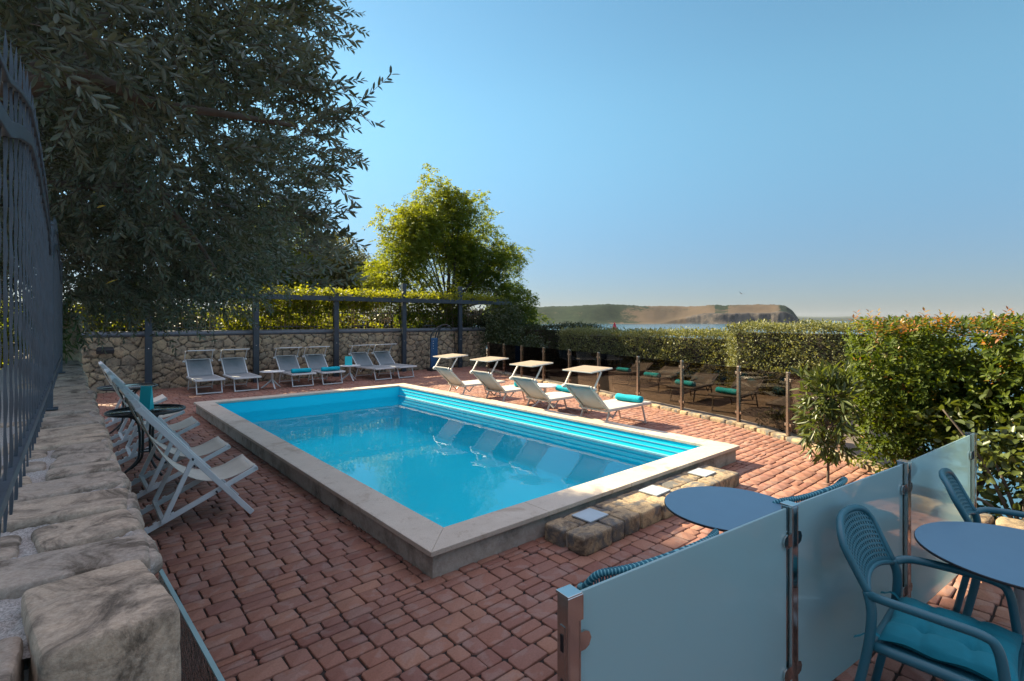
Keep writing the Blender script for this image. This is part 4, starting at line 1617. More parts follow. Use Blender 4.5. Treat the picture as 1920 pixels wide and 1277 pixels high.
for i, (x, y, lab) in enumerate(low_spots):
    o = loung_c if i == 0 else copy_tree(loung_c)
    o.location = (x, y, -0.07)
    o.rotation_euler = (0, 0, PI + 0.12)
    tag(o, lab, 'sun lounger', 'sun loungers behind the smoked glass fence')
    for ch in kids(o):
        if ch.name.split('.')[0] in ('shade_arm', 'shade_frame', 'shade_cloth', 'knob'):
            bpy.data.objects.remove(ch)
        elif ch.name.split('.')[0] in ('backrest', 'back_frame'):
            ch.scale = (1.1, 1, 0.50)
            ch.location = (0, 0, 0.345 * 0.50)

# ------------------------------------------------------------------ rolled towels
mb = MB()
R_ = 0.062
nseg = 26
pts = []
vs_, fs = [], []
for i in range(nseg + 1):
    y = -0.25 + 0.5 * i / nseg
    for j in range(20):
        a = 2 * PI * j / 20
        rr_ = R_ * (1 + 0.05 * math.sin(3 * a + i * 0.4) + random.uniform(-0.02, 0.02)) * (0.90 if i in (0, nseg) else 1)
        vs_.append((rr_ * math.cos(a) * 1.08, y, rr_ * math.sin(a) * 0.92))
for i in range(nseg):
    for j in range(20):
        fs.append((i * 20 + j, i * 20 + (j + 1) % 20, (i + 1) * 20 + (j + 1) % 20, (i + 1) * 20 + j))
fs.append(tuple(reversed(range(20))))
fs.append(tuple(nseg * 20 + j for j in range(20)))
mb.add(vs_, fs, True)
# spiral of the rolled edge at both ends
for sy in (-1, 1):
    sp = [((0.008 + 0.046 * k / 30) * math.cos(k * 0.55), sy * 0.250, (0.008 + 0.046 * k / 30) * math.sin(k * 0.55)) for k in range(31)]
    mb.tube(sp, 0.0045, 5)
# loose outer flap
mb.sheet([[(0.064 + 0.012 * t_, y, -0.025 - 0.02 * t_) for y in np.linspace(-0.245, 0.245, 8)] for t_ in np.linspace(0, 1, 3)])
towel = mb.build('rolled_towel', M['towel'])
tw = [(4.80, 14.12, 0.415, 0.0 + PI / 2, 'rolled turquoise towel on the grey lounger right of the first spider table'),
      (5.58, 14.08, 0.415, PI / 2, 'rolled turquoise towel on the fourth grey lounger of the back row'),
      (7.40, 5.40, 0.415, 0.05, 'bright turquoise towel roll at the foot of the nearest sunlit lounger'),
      (7.45, 6.90, 0.415, 0.1, 'turquoise towel roll peeking out behind the canopy of the nearest sunlit lounger'),
      (7.45, 8.10, 0.415, 1.2, 'turquoise towel roll seen end on behind the second sunlit backrest from the wall'),
      (10.05, 4.94, 0.345, -0.2, 'turquoise towel roll behind the smoked glass, nearest the photinia hedge'),
      (10.60, 6.20, 0.345, -0.2, 'turquoise towel roll behind the smoked glass, second from the photinia hedge'),
      (11.55, 7.70, 0.345, -0.2, 'turquoise towel roll behind the smoked glass, third from the photinia hedge'),
      (12.15, 9.05, 0.345, -0.2, 'turquoise towel roll behind the smoked glass, farthest from the photinia hedge')]
for i, (x, y, z, rz, lab) in enumerate(tw):
    o = towel if i == 0 else towel.copy()
    if i:
        COL.objects.link(o)
    o.location = (x, y, z)
    o.rotation_euler = (0, 0, rz)
    tag(o, lab, 'towel', 'rolled turquoise towels')


# ------------------------------------------------------------------ white spider side tables
def make_side_table():
    root = empty('side_table', (0, 0, 0))
    mb = MB()
    mb.lathe([(0.27, 0.0), (0.295, 0.004), (0.30, 0.014), (0.295, 0.022), (0.05, 0.024)], (0, 0, 0.43), 36)
    mb.build('table_top', M['white_metal'], root)
    mb = MB()
    mb.lathe([(0.030, 0.0), (0.030, 0.26), (0.05, 0.285)], (0, 0, 0.145), 14)
    mb.build('column', M['white_metal'], root)
    for k in range(3):
        a = k * 2 * PI / 3 + 0.5
        mb = MB()
        ca, sa = math.cos(a), math.sin(a)
        limb_tube(mb, [(0.015 * ca, 0.015 * sa, 0.22), (0.08 * ca, 0.08 * sa, 0.16), (0.20 * ca, 0.20 * sa, 0.06), (0.27 * ca, 0.27 * sa, 0.016)], 0.024, 0.016, 8)
        mb.build('leg', M['white_metal'], root)
    return root


st1 = make_side_table()
st1.location = (4.06, 14.1, 0)
tag(st1, 'round white spider table without a card, between the first two pairs of grey loungers', 'side table', 'white spider tables')
st2 = copy_tree(st1)
st2.location = (6.28, 14.4, 0)
tag(st2, 'round white spider table holding a turquoise card, among the grey loungers', 'side table', 'white spider tables')
st3 = copy_tree(st1)
st3.location = (7.35, 7.42, 0)
tag(st3, 'round white table half hidden between two sunlit poolside loungers', 'side table', 'white spider tables')


def menu_card(x, y, z, rz, lab, w=0.15, h=0.235):
    mb = MB()
    t = 0.045
    vs_ = [(-w / 2, -t, 0), (w / 2, -t, 0), (w / 2, -0.006, h), (-w / 2, -0.006, h), (-w / 2, t, 0), (w / 2, t, 0), (w / 2, 0.006, h), (-w / 2, 0.006, h)]
    mb.add(vs_, [(0, 1, 2, 3), (5, 4, 7, 6), (3, 2, 6, 7), (0, 4, 5, 1), (1, 5, 6, 2), (4, 0, 3, 7)])
    o = mb.build('menu_card', M['card'], None, bevel=0.002)
    o.location = (x, y, z)
    o.rotation_euler = (0, 0, rz)
    return tag(o, lab, 'menu card', 'turquoise menu cards')


menu_card(6.24, 14.4, 0.4545, -0.5, 'turquoise menu card standing on the white spider table', 0.2, 0.26)
menu_card(0.72, 7.28, 0.7345, -0.62, 'turquoise menu card standing on the glass bistro table by the deck chairs', 0.12, 0.27)


# ------------------------------------------------------------------ glass bistro tables
def make_bistro():
    root = empty('bistro_table', (0, 0, 0))
    mb = MB()
    mb.lathe([(0.36, 0.0), (0.36, 0.006)], (0, 0, 0.726), 48)
    mb.build('table_top', M['green_glass'], root)
    mb = MB()
    ring = [(0.375 * math.cos(a), 0.375 * math.sin(a), 0.722) for a in np.linspace(0, 2 * PI, 48, endpoint=False)]
    mb.tube(ring, 0.015, 8, closed=True)
    mb.build('rim', M['black_metal'], root)
    for k in range(4):
        a = k * PI / 2 + 0.4
        ca, sa = math.cos(a), math.sin(a)
        mb = MB()
        limb_tube(mb, [(0.34 * ca, 0.34 * sa, 0.71), (0.20 * ca, 0.20 * sa, 0.69), (0.085 * ca, 0.085 * sa, 0.58), (0.075 * ca, 0.075 * sa, 0.25), (0.13 * ca, 0.13 * sa, 0.13), (0.30 * ca, 0.30 * sa, 0.012)], 0.014, 0.014, 8)
        mb.build('leg', M['black_metal'], root)
    mb = MB()
    mb.tube([(0.078 * math.cos(a), 0.078 * math.sin(a), 0.26) for a in np.linspace(0, 2 * PI, 24, endpoint=False)], 0.008, 6, closed=True)
    mb.build('ring', M['black_metal'], root)
    return root


b1 = make_bistro()
b1.location = (0.72, 7.28, 0)
tag(b1, 'black bistro table with glass top and a turquoise card, between the deck chairs', 'bistro table', 'glass bistro tables')
b2 = copy_tree(b1)
b2.location = (0.76, 10.05, 0)
tag(b2, 'farther black bistro table with bare glass top, near the back stone wall', 'bistro table', 'glass bistro tables')


# ------------------------------------------------------------------ white deck chairs (x forward, origin under the rear feet)
def make_deck_chair():
    root = empty('deck_chair', (0, 0, 0))
    w = 0.27
    A0, A1 = (0.83, 0.012), (-0.02, 1.06)     # long rail: front foot -> top
    B0, B1 = (0.0, 0.02), (0.88, 0.41)        # seat rail: rear foot -> seat front
    for s in (-1, 1):
        mb = MB()
        mb.bar((A0[0], s * (w + 0.016), A0[1]), (A1[0], s * (w + 0.016), A1[1]), 0.024, 0.046)
        rl = mb.build('back_rail', M['chair_wood'], root, bevel=0.004)
        mb = MB()
        mb.bar((B0[0], s * (w - 0.012), B0[1]), (B1[0], s * (w - 0.012), B1[1]), 0.024, 0.042)
        # notches for the strut
        for k in range(4):
            mb.box((0.04 + k * 0.06, s * (w - 0.012), 0.06 + k * 0.027), (0.03, 0.022, 0.024), Matrix.Rotation(-0.42, 3, 'Y'))
        mb.build('seat_rail', M['chair_wood'], root, bevel=0.003)
        mb = MB()
        mb.bar((0.36, s * (w + 0.042), 0.585), (0.15, s * (w + 0.042), 0.10), 0.02, 0.038)
        mb.build('strut', M['chair_wood'], root, bevel=0.003)
        mb = MB()
        mb.tube([(0.36, s * (w - 0.0), 0.585), (0.36, s * (w + 0.06), 0.585)], 0.009, 8)
        mb.build('bolt', M['black_metal'], root)
        mb = MB()
        mb.tube([(0.545, s * (w - 0.03), 0.262), (0.545, s * (w + 0.04), 0.362 - 0.1)], 0.008, 8)
        mb.build('bolt', M['black_metal'], root)
    mb = MB()
    mb.bar((0.15, -w - 0.05, 0.105), (0.15, w + 0.05, 0.105), 0.032, 0.03)
    mb.build('notch_bar', M['chair_wood'], root, bevel=0.003)
    mb = MB()
    mb.bar((A1[0] + 0.01, -w - 0.03, A1[1] - 0.015), (A1[0] + 0.01, w + 0.03, A1[1] - 0.015), 0.05, 0.024)
    mb.build('crossbar', M['chair_wood'], root, bevel=0.003)
    mb = MB()
    mb.bar((B1[0] - 0.015, -w, B1[1] - 0.006), (B1[0] - 0.015, w, B1[1] - 0.006), 0.034, 0.024)
    mb.build('crossbar', M['chair_wood'], root, bevel=0.003)
    mb = MB()
    mb.bar((0.72, -w, 0.135), (0.72, w, 0.135), 0.03, 0.02)
    mb.build('crossbar', M['chair_wood'], root, bevel=0.003)
    # sling: hangs from the top bar, belly below, up to the front bar
    p0, p3 = Vector((A1[0] + 0.0, 0, A1[1] - 0.02)), Vector((B1[0] - 0.01, 0, B1[1] + 0.012))
    p1, p2 = Vector((0.14, 0, 0.50)), Vector((0.42, 0, 0.16))
    mb = MB()
    rows = []
    for i in range(25):
        t_ = i / 24
        p = p0 * (1 - t_) ** 3 + p1 * 3 * t_ * (1 - t_) ** 2 + p2 * 3 * t_ * t_ * (1 - t_) + p3 * t_ ** 3
        rows.append([(p.x, y, p.z + 0.012 * (abs(y) / 0.22) ** 2) for y in np.linspace(-w + 0.035, w - 0.035, 7)])
    mb.sheet(rows)
    mb.build('sling', M['canvas'], root, solid=0.004)
    return root


dc = make_deck_chair()
chairs = [(5.40, 'white canvas deck chair nearest the camera in the row by the low wall'),
          (6.44, 'white deck chair between the nearest one and the bistro table with a card'),
          (8.09, 'white deck chair just beyond the bistro table that holds a turquoise card'),
          (9.22, 'white deck chair on the near side of the bare bistro table'),
          (10.92, 'white deck chair beyond the bare bistro table, farthest from the camera')]
for i, (y, lab) in enumerate(chairs):
    o = dc if i == 0 else copy_tree(dc)
    o.location = (0.47, y, 0)
    o.rotation_euler = (0, 0, random.uniform(-0.02, 0.02))
    tag(o, lab, 'deck chair', 'white deck chairs along the low wall')


# ------------------------------------------------------------------ teal perforated armchairs (x forward)
def perf_sheet(mb, fn, nu, nv, hole=0.42, border=1, vhole=None):
    """grid surface fn(u,v), u,v in 0..1, with a square hole in every inner cell"""
    hv = vhole or hole
    idx = {}
    vs_, fs = [], []

    def vert(u, v):
        k = (round(u, 5), round(v, 5))
        if k not in idx:
            idx[k] = len(vs_)
            vs_.append(fn(u, v))
        return idx[k]
    for i in range(nu):
        for j in range(nv):
            u0, u1, v0, v1 = i / nu, (i + 1) / nu, j / nv, (j + 1) / nv
            a, b, c, d = vert(u0, v0), vert(u1, v0), vert(u1, v1), vert(u0, v1)
            if border <= i < nu - border and border <= j < nv - border:
                m, mv = (1 - hole) / 2 / nu, (1 - hv) / 2 / nv
                e, f, g_, h_ = vert(u0 + m, v0 + mv), vert(u1 - m, v0 + mv), vert(u1 - m, v1 - mv), vert(u0 + m, v1 - mv)
                fs += [(a, b, f, e), (b, c, g_, f), (c, d, h_, g_), (d, a, e, h_)]
            else:
                fs.append((a, b, c, d))
    mb.add(vs_, fs, True)


def make_armchair():
    root = empty('armchair', (0, 0, 0))

    def back(u, v):
        s = (u - 0.5) * 2
        z = 0.635 + 0.235 * v
        ww = 0.215 + 0.018 * v - 0.030 * max(0, (v - 0.75) / 0.25) ** 2
        x = -0.215 - 0.105 * v - 0.040 * (1 - s * s)
        z += 0.018 * (1 - s * s) * v + 0.030 * (1 - s * s) * (1 - v) - 0.025 * (abs(s) ** 6) * v
        return (x, s * ww, z)
    mb = MB()
    perf_sheet(mb, back, 20, 12, 0.60, 1, 0.58)
    mb.build('backrest', M['teal'], root, solid=0.005)
    # rim round the backrest + continuous uprights to the rear legs
    rim = [back(0, v) for v in np.linspace(0, 1, 8)] + [back(u, 1) for u in np.linspace(0.06, 0.94, 15)] + [back(1, v) for v in np.linspace(1, 0, 8)]
    rim = [Vector(p) for p in rim]
    mb = MB()
    mb.tube(rim, 0.0155, 10)
    mb.tube([back(u, 0) for u in np.linspace(0, 1, 12)], 0.011, 8)
    mb.build('back_frame', M['teal'], root)
    for s in (-1, 1):
        mb = MB()
        limb_tube(mb, [(-0.222, s * 0.216, 0.650), (-0.205, s * 0.232, 0.58), (-0.212, s * 0.240, 0.46), (-0.240, s * 0.246, 0.30), (-0.300, s * 0.258, 0.0)], 0.020, 0.0165, 12)
        mb.build('leg', M['teal'], root)
        mb = MB()
        limb_tube(mb, [(-0.212, s * 0.222, 0.640), (-0.15, s * 0.262, 0.655), (0.02, s * 0.275, 0.658), (0.135, s * 0.272, 0.652), (0.172, s * 0.268, 0.62), (0.19, s * 0.262, 0.52), (0.215, s * 0.252, 0.30), (0.248, s * 0.246, 0.0)], 0.0175, 0.0165, 12)
        mb.build('arm', M['teal'], root)

    def seat(u, v):
        x = -0.20 + 0.43 * u
        ww = 0.222 + 0.012 * u
        s = (v - 0.5) * 2
        return (x, s * ww, 0.452 - 0.010 * (1 - s * s) * math.sin(PI * u) - 0.012 * u ** 6)
    mb = MB()
    perf_sheet(mb, seat, 22, 22, 0.32, 2)
    mb.build('seat', M['teal'], root, solid=0.008)
    mb = MB()
    loop = [seat(u, 0) for u in np.linspace(0, 1, 8)] + [seat(1, v) for v in np.linspace(0.06, 0.94, 9)] + [seat(u, 1) for u in np.linspace(1, 0, 8)] + [seat(0, v) for v in np.linspace(0.94, 0.06, 9)]
    loop = [(p[0], p[1], p[2] - 0.012) for p in loop]
    mb.tube(loop, 0.021, 10, closed=True)
    mb.build('seat_frame', M['teal'], root)
    return root


ac = make_armchair()
ac.location = (2.72, 0.42, 0)
ac.rotation_euler = (0, 0, -PI / 2 + 0.03)
tag(ac, 'teal perforated armchair nearest the camera, in front of the middle frosted glass panel', 'armchair', 'teal perforated armchairs')
ac2 = copy_tree(ac)
ac2.location = (3.86, 0.25, 0)
ac2.rotation_euler = (0, 0, -PI / 2 + 0.14)
tag(ac2, 'teal perforated armchair behind the round table, beside the last frosted glass panel', 'armchair', 'teal perforated armchairs')

# cushions
mb = MB()
ng = 36
rows_t, rows_b = [], []
for i in range(ng + 1):
    rt_, rb_ = [], []
    for j in range(ng + 1):
        u, v = i / ng * 2 - 1, j / ng * 2 - 1
        e = max(abs(u), abs(v))
        prof = (1 - abs(u) ** 5) ** 0.5 * (1 - abs(v) ** 5) ** 0.5
        pinch = 1 - 0.045 * (1 - abs(u) ** 2) * abs(v) ** 4
        pinch2 = 1 - 0.045 * (1 - abs(v) ** 2) * abs(u) ** 4
        th = 0.040 * prof
        for cx_, cy_ in ((-0.36, -0.36), (0.36, -0.36), (-0.36, 0.36), (0.36, 0.36)):
            dd = math.hypot(u - cx_, v - cy_)
            th -= 0.030 * math.exp(-(dd / 0.13) ** 2)
        # creases joining the tufts
        for c_ in (-0.36, 0.36):
            th -= 0.010 * math.exp(-((u - c_) / 0.05) ** 2) * prof + 0.010 * math.exp(-((v - c_) / 0.05) ** 2) * prof
        th += 0.004 * math.sin(9 * u + 3 * v) * prof
        wv = 0.006 * math.sin(7 * (u + v)) * (e > 0.9)
        rt_.append((u * 0.205 * pinch2, v * 0.215 * pinch, 0.030 + th + wv))
        rb_.append((u * 0.205 * pinch2, v * 0.215 * pinch, 0.0275 - 0.022 * prof + wv))
    rows_t.append(rt_)
    rows_b.append(rb_[::-1])
mb.sheet(rows_t)
mb.sheet(rows_b)
for cx_, cy_ in ((-0.36, -0.36), (0.36, -0.36), (-0.36, 0.36), (0.36, 0.36)):
    mb.lathe([(0.010, 0.0), (0.008, 0.004)], (cx_ * 0.205, cy_ * 0.215, 0.036), 10)
# tie ribbons at the rear corners
for s in (-1, 1):
    mb.sheet([[(-0.20 - 0.02 * k, s * (0.20 + 0.012 * k) + dy, 0.03 + 0.015 * math.sin(k * 1.2)) for dy in (-0.012, 0.012)] for k in range(5)])
cu = mb.build('seat_cushion', M['teal_cushion'])
cu.location = (2.715, 0.405, 0.452)
cu.rotation_euler = (0, 0, -PI / 2 + 0.05)
tag(cu, 'tufted teal cushion on the seat of the nearest armchair', 'cushion', 'teal seat cushions')
cu2 = cu.copy()
COL.objects.link(cu2)
cu2.location = (3.86, 0.24, 0.452)
cu2.rotation_euler = (0, 0, -PI / 2 + 0.14)
tag(cu2, 'teal cushion on the armchair behind the round table', 'cushion', 'teal seat cushions')


# cafe tables
def make_cafe(rad, z):
    root = empty('cafe_table', (0, 0, 0))
    mb = MB()
    mb.lathe([(rad - 0.003, 0.0), (rad, 0.002), (rad, 0.0095), (rad - 0.0015, 0.0115)], (0, 0, z - 0.0122), 72, 0, False)
    mb.build('table_edge', M['hpl_edge'], root)
    mb = MB()
    mb.lathe([(rad - 0.0025, -0.0004), (rad - 0.003, 0.0012)], (0, 0, z - 0.0006), 72, 0, False)
    mb.build('table_top', M['hpl'], root)
    mb = MB()
    mb.lathe([(0.038, 0.0), (0.038, z - 0.05), (0.09, z - 0.034), (0.09, z - 0.013)], (0, 0, 0.02), 28)
    for i_ in range(len(mb.v)):
        v_ = mb.v[i_]
        if v_[2] > z - 0.013:
            mb.v[i_] = (v_[0], v_[1], z - 0.013)
    mb.build('column', M['white_col'], root)
    for k in range(4):
        a = k * PI / 2 + 0.35
        mb = MB()
        mb.bar((0.03 * math.cos(a), 0.03 * math.sin(a), 0.05), (0.29 * math.cos(a), 0.29 * math.sin(a), 0.024), 0.05, 0.022)
        mb.build('foot', M['white_col'], root, bevel=0.006)
    return root


ct1 = make_cafe(0.385, 0.74)
ct1.location = (3.17, 0.22, 0)
tag(ct1, 'round blue grey cafe table on a white column between the teal armchairs', 'cafe table', 'round cafe tables')
ct2 = make_cafe(0.355, 0.73)
ct2.location = (2.80, 1.36, 0)
tag(ct2, 'round blue cafe table on the pool side of the frosted glass', 'cafe table', 'round cafe tables')


# rope tub chairs on the pool side of the glass (x forward)
def make_rope_chair():
    root = empty('rope_chair', (0, 0, 0))

    def arc(t_, rx, ry, z, lift=0.0):
        a = PI * (0.5 + t_)
        c_, s_ = math.cos(a), math.sin(a)
        return Vector((-abs(c_) ** 0.5 * rx, math.copysign(abs(s_) ** 0.75, s_) * ry, z - lift * abs(2 * t_ - 1) ** 8))
    top = [arc(t_, 0.16, 0.40, 0.75, 0.10) for t_ in np.linspace(0, 1, 139)]
    top = [Vector((0.10, 0.36, 0.40))] + top + [Vector((0.10, -0.36, 0.40))]
    mb = MB()
    mb.tube(top, 0.0145, 10)
    for i_ in range(len(mb.mi) - 2):
        if (i_ // 10) % 3 == 1:
            mb.mi[i_] = 1
    mb.build('top_rail', [M['rope'], M['rope_pale']], root)
    low = [arc(t_, 0.14, 0.32, 0.37) for t_ in np.linspace(0, 1, 33)]
    loop = low + [Vector((0.12, -0.30, 0.37)), Vector((0.28, -0.28, 0.37)), Vector((0.30, 0.0, 0.37)), Vector((0.28, 0.28, 0.37)), Vector((0.12, 0.30, 0.37))]
    mb = MB()
    mb.tube(loop, 0.013, 8, closed=True)
    mb.build('seat_frame', M['teal'], root)
    mb = MB()
    for i in range(46):
        t_ = i / 45
        a_, b_ = arc(t_, 0.16, 0.40, 0.75, 0.10), arc(min(1, max(0, t_ + (0.012 if i % 2 else -0.012))), 0.14, 0.32, 0.37)
        mb.tube([b_, a_ + Vector((0, 0, 0.016))], 0.0048, 5)
    mb.build('rope_weave', M['rope'], root)
    mb = MB()
    vs_ = [(0.29 * math.cos(a) * 0.86, 0.29 * math.sin(a) * 1.0, z) for z in (0.36, 0.385) for a in np.linspace(0, 2 * PI, 28, endpoint=False)]
    k = 28
    mb.add(vs_, [tuple(reversed(range(k))), tuple(range(k, 2 * k))] + [(j, (j + 1) % k, k + (j + 1) % k, k + j) for j in range(k)])
    mb.build('seat', M['rope'], root, bevel=0.008)
    for sx, sy in ((-1, -1), (-1, 1), (1, -1), (1, 1)):
        mb = MB()
        mb.tube([(sx * 0.20, sy * 0.25, 0.37), (sx * 0.27, sy * 0.30, 0.0)], [0.013, 0.010], 8)
        mb.build('leg', M['teal'], root)
    return root


rc = make_rope_chair()
rc.location = (2.04, 1.39, -0.004)
rc.rotation_euler = (0, 0, PI / 2 - 0.14)
tag(rc, 'teal rope tub chair backed against the first frosted glass panel beside the gate post', 'rope chair', 'teal rope tub chairs')
rc2 = copy_tree(rc)
rc2.location = (3.45, 1.25, 0)
rc2.rotation_euler = (0, 0, PI / 2 - 0.14)
tag(rc2, 'teal rope tub chair behind the middle frosted glass panel, right of the blue table', 'rope chair', 'teal rope tub chairs')

# ================================================================== VEGETATION
exec_parts = True
# ------------------------------------------------------------------ olive tree over the fence
ot = empty('olive_tree', (-1.25, 4.9, -0.05))
tag(ot, 'large olive tree with grey green leaves leaning over the iron fence at top left', 'tree')
O0 = Vector((-1.25, 4.9, -0.05))
mb = MB()
tk = limb_tube(mb, [(0, 0, -0.1), (0.05, -0.05, 0.8), (0.0, -0.1, 1.6), (0.12, -0.25, 2.3)], 0.24, 0.15, 14, 0.10)
mb.build('trunk', M['bark'], ot)
limbs = [
    [(-1.13, 4.65, 2.2), (-0.7, 4.40, 2.85), (-0.16, 4.1, 3.12), (0.10, 3.92, 3.20), (0.36, 3.72, 3.07), (0.75, 3.5, 3.02), (1.1, 3.3, 2.98)],
    [(-1.13, 4.65, 2.2), (-0.6, 4.9, 2.62), (0.0, 5.1, 2.78), (0.6, 5.3, 2.85), (1.3, 5.7, 2.9)],
    [(-1.13, 4.65, 2.2), (-0.9, 4.0, 3.0), (-0.5, 3.4, 3.5), (-0.1, 2.9, 3.7)],
    [(-1.13, 4.65, 2.2), (-0.9, 5.6, 2.7), (0.0, 6.9, 2.85), (0.9, 8.0, 2.75), (1.6, 9.0, 2.6)],
    [(-1.13, 4.65, 2.2), (-1.0, 4.9, 3.3), (-0.6, 5.2, 4.2), (-0.3, 5.4, 4.9)],
    [(0.10, 3.92, 3.20), (0.15, 3.9, 3.5), (0.35, 3.9, 3.95), (0.7, 3.85, 4.4)],
    [(-0.16, 4.1, 3.12), (-0.1, 4.6, 3.5), (0.3, 5.2, 3.9), (0.9, 5.8, 4.1)],
    [(0.0, 5.1, 2.78), (0.7, 6.2, 3.1), (1.5, 7.2, 3.3), (2.1, 8.0, 3.3)],
    [(0.6, 5.3, 2.85), (0.9, 5.4, 2.5), (1.1, 5.6, 2.25)],
]
for i, L in enumerate(limbs):
    mb = MB()
    limb_tube(mb, [Vector(p) - O0 for p in L], 0.075 if i in (0, 3, 4) else 0.045 if i < 5 else 0.030, 0.010, 9, 0.12)
    mb.build('limb', M['bark'], ot)
ells = [((0.45, 3.75, 3.75), (0.80, 0.75, 1.05)), ((-0.45, 3.1, 3.7), (0.7, 0.7, 0.95)),
        ((0.75, 5.3, 3.35), (1.25, 1.2, 1.15)), ((1.25, 7.2, 3.25), (1.35, 1.4, 1.15)), ((0.9, 8.6, 2.85), (1.7, 1.3, 0.85)),
        ((-1.2, 6.0, 4.3), (1.3, 2.4, 1.2)), ((0.6, 5.0, 4.6), (1.3, 1.4, 0.9)), ((-0.3, 6.5, 2.9), (0.8, 1.8, 0.75)), ((0.25, 7.6, 2.35), (1.2, 1.7, 0.60)), ((1.5, 9.2, 2.45), (1.3, 1.0, 0.55))]
NT = 5500
TB, TO = ell_points(NT, ells, 0.42)
extra = np.array([(1.25, 3.3, 3.02), (1.05, 3.3, 3.15), (1.0, 3.35, 3.35), (1.0, 3.4, 3.6), (0.95, 3.4, 3.9), (1.15, 3.5, 2.75), (1.25, 3.7, 2.55), (1.2, 3.6, 2.4), (1.3, 3.8, 2.3), (0.9, 3.3, 4.1), (1.05, 3.35, 2.95), (1.2, 3.6, 2.6), (1.35, 4.0, 2.15), (1.45, 4.2, 2.2), (1.4, 4.1, 2.4)])
extra = np.repeat(extra, 4, 0) + rng.normal(size=(60, 3)) * 0.07
TB = np.concatenate([TB, extra])
TO = np.concatenate([TO, np.repeat([[0.75, -0.45, 0.25]], len(extra), 0)])
ok = (TB[:, 1] > 2.25) & (TB[:, 2] > np.where(TB[:, 1] > 5.5, 1.78, 2.0))
TB, TO = TB[ok], TO[ok]
nT = len(TB)
dirs = unit(TO * 0.8 + rng.normal(size=(nT, 3)) * 0.45 + np.array([0.35, -0.15, 0.12]))
TL = rng.uniform(0.22, 0.48, nT)
bend = rng.normal(size=(nT, 3)) * 0.25 + np.array([0, 0, -0.22])
K = 15
ts = np.linspace(0.08, 1.0, K)
LP, LD, LN = [], [], []
twv, twq = [], []
side0 = unit(np.cross(dirs, rng.normal(size=(nT, 3))))
for ti, tt in enumerate(ts):
    pos = TB + dirs * (TL * tt)[:, None] + bend * (TL * tt ** 2)[:, None] * 0.5
    tan = unit(dirs + bend * tt)
    rotv = np.cross(tan, side0)
    sdv = side0 if ti % 2 == 0 else rotv
    for s in (-1, 1):
        LP.append(pos)
        LD.append(unit(tan * 0.85 + sdv * s * 0.75 + rng.normal(size=(nT, 3)) * 0.22))
        LN.append(np.cross(tan, sdv) * (1 if True else s) + np.array([0, 0, 0.55]) + rng.normal(size=(nT, 3)) * 0.3)
LP, LD, LN = np.concatenate(LP), np.concatenate(LD), np.concatenate(LN)
keep = rng.random(len(LP)) > 0.10
LP, LD, LN = LP[keep], LD[keep], LN[keep]
LL = rng.uniform(0.050, 0.082, len(LP))
leaf_mesh('crown', LP - np.array(O0), LD, LN, LL, LL * 0.27, M['olive'], ot, None, 0.18, False, 0.05)
# twigs as thin triangular tubes
kk = 5
tv = []
for tt in np.linspace(0, 1, kk):
    pos = TB + dirs * (TL * tt)[:, None] + bend * (TL * tt ** 2)[:, None] * 0.5
    r_ = 0.0032 * (1 - 0.7 * tt)
    s1 = side0
    s2 = unit(np.cross(dirs, side0))
    for a in (0, 2 * PI / 3, 4 * PI / 3):
        tv.append(pos + (s1 * math.cos(a) + s2 * math.sin(a)) * r_)
tv = np.stack(tv, 1).reshape(nT, kk, 3, 3)
base = (np.arange(nT) * kk * 3)[:, None]
qs = []
for i in range(kk - 1):
    for j in range(3):
        j2 = (j + 1) % 3
        qs.append(base + np.array([i * 3 + j, i * 3 + j2, (i + 1) * 3 + j2, (i + 1) * 3 + j]))
fast_mesh('twigs', tv.reshape(-1, 3) - np.array(O0), np.concatenate(qs), M['bark'], ot)
# a few yellow leaves
yp = np.array([(0.26, 3.0, 3.30), (0.27, 3.02, 3.08), (0.22, 3.0, 3.10), (0.15, 4.0, 2.45), (0.9, 4.4, 2.3), (0.2, 4.2, 2.0)])
leaf_mesh('yellow_leaves', yp - np.array(O0), rng.normal(size=yp.shape) + np.array([0.5, -0.4, 0]), rng.normal(size=yp.shape), 0.075, 0.018, M['yellow_leaf'], ot, None, 0.2)


# ------------------------------------------------------------------ generic tree
def make_tree(name, loc, trunk_pts, ells, nclump, per, spread, size, aspect, mat, label, group=None, r0=0.18, bark='bark_dark', shell=0.4, nl=10, tint_dir=None):
    root = empty(name, loc)
    tag(root, label, 'tree', group)
    mb = MB()
    tk_ = limb_tube(mb, trunk_pts, r0, r0 * 0.45, 10, 0.06)
    mb.build('trunk', M[bark], root)
    mb = MB()
    topp = tk_[-1]
    for k in range(nl):
        e = ells[k % len(ells)]
        st_ = tk_[int(len(tk_) * random.uniform(0.55, 0.95))]
        q = Vector(e[0]) + Vector([random.uniform(-0.6, 0.6) * e[1][i] for i in range(3)])
        m_ = st_.lerp(q, 0.5) + Vector((random.uniform(-.2, .2), random.uniform(-.2, .2), random.uniform(0.0, .35)))
        limb_tube(mb, [st_, m_, q], r0 * 0.34, r0 * 0.06, 6, 0.05)
    mb.build('branches', M[bark], root)
    P, O = ell_points(nclump, ells, shell)
    n_ = fbm(P * 0.9 + 3.1, 3, 4)
    ok_ = (n_ > 0.33) & (P[:, 2] > 0.05)
    P, O = P[ok_], O[ok_]
    tb_ = None
    if tint_dir is not None:
        tb_ = (unit(P - np.mean([e[0] for e in ells], 0)) @ np.array(tint_dir)) * 0.35
    clump_leaves(P, O, per, spread, size, aspect, 'crown', M[mat], root, tb_)
    return root


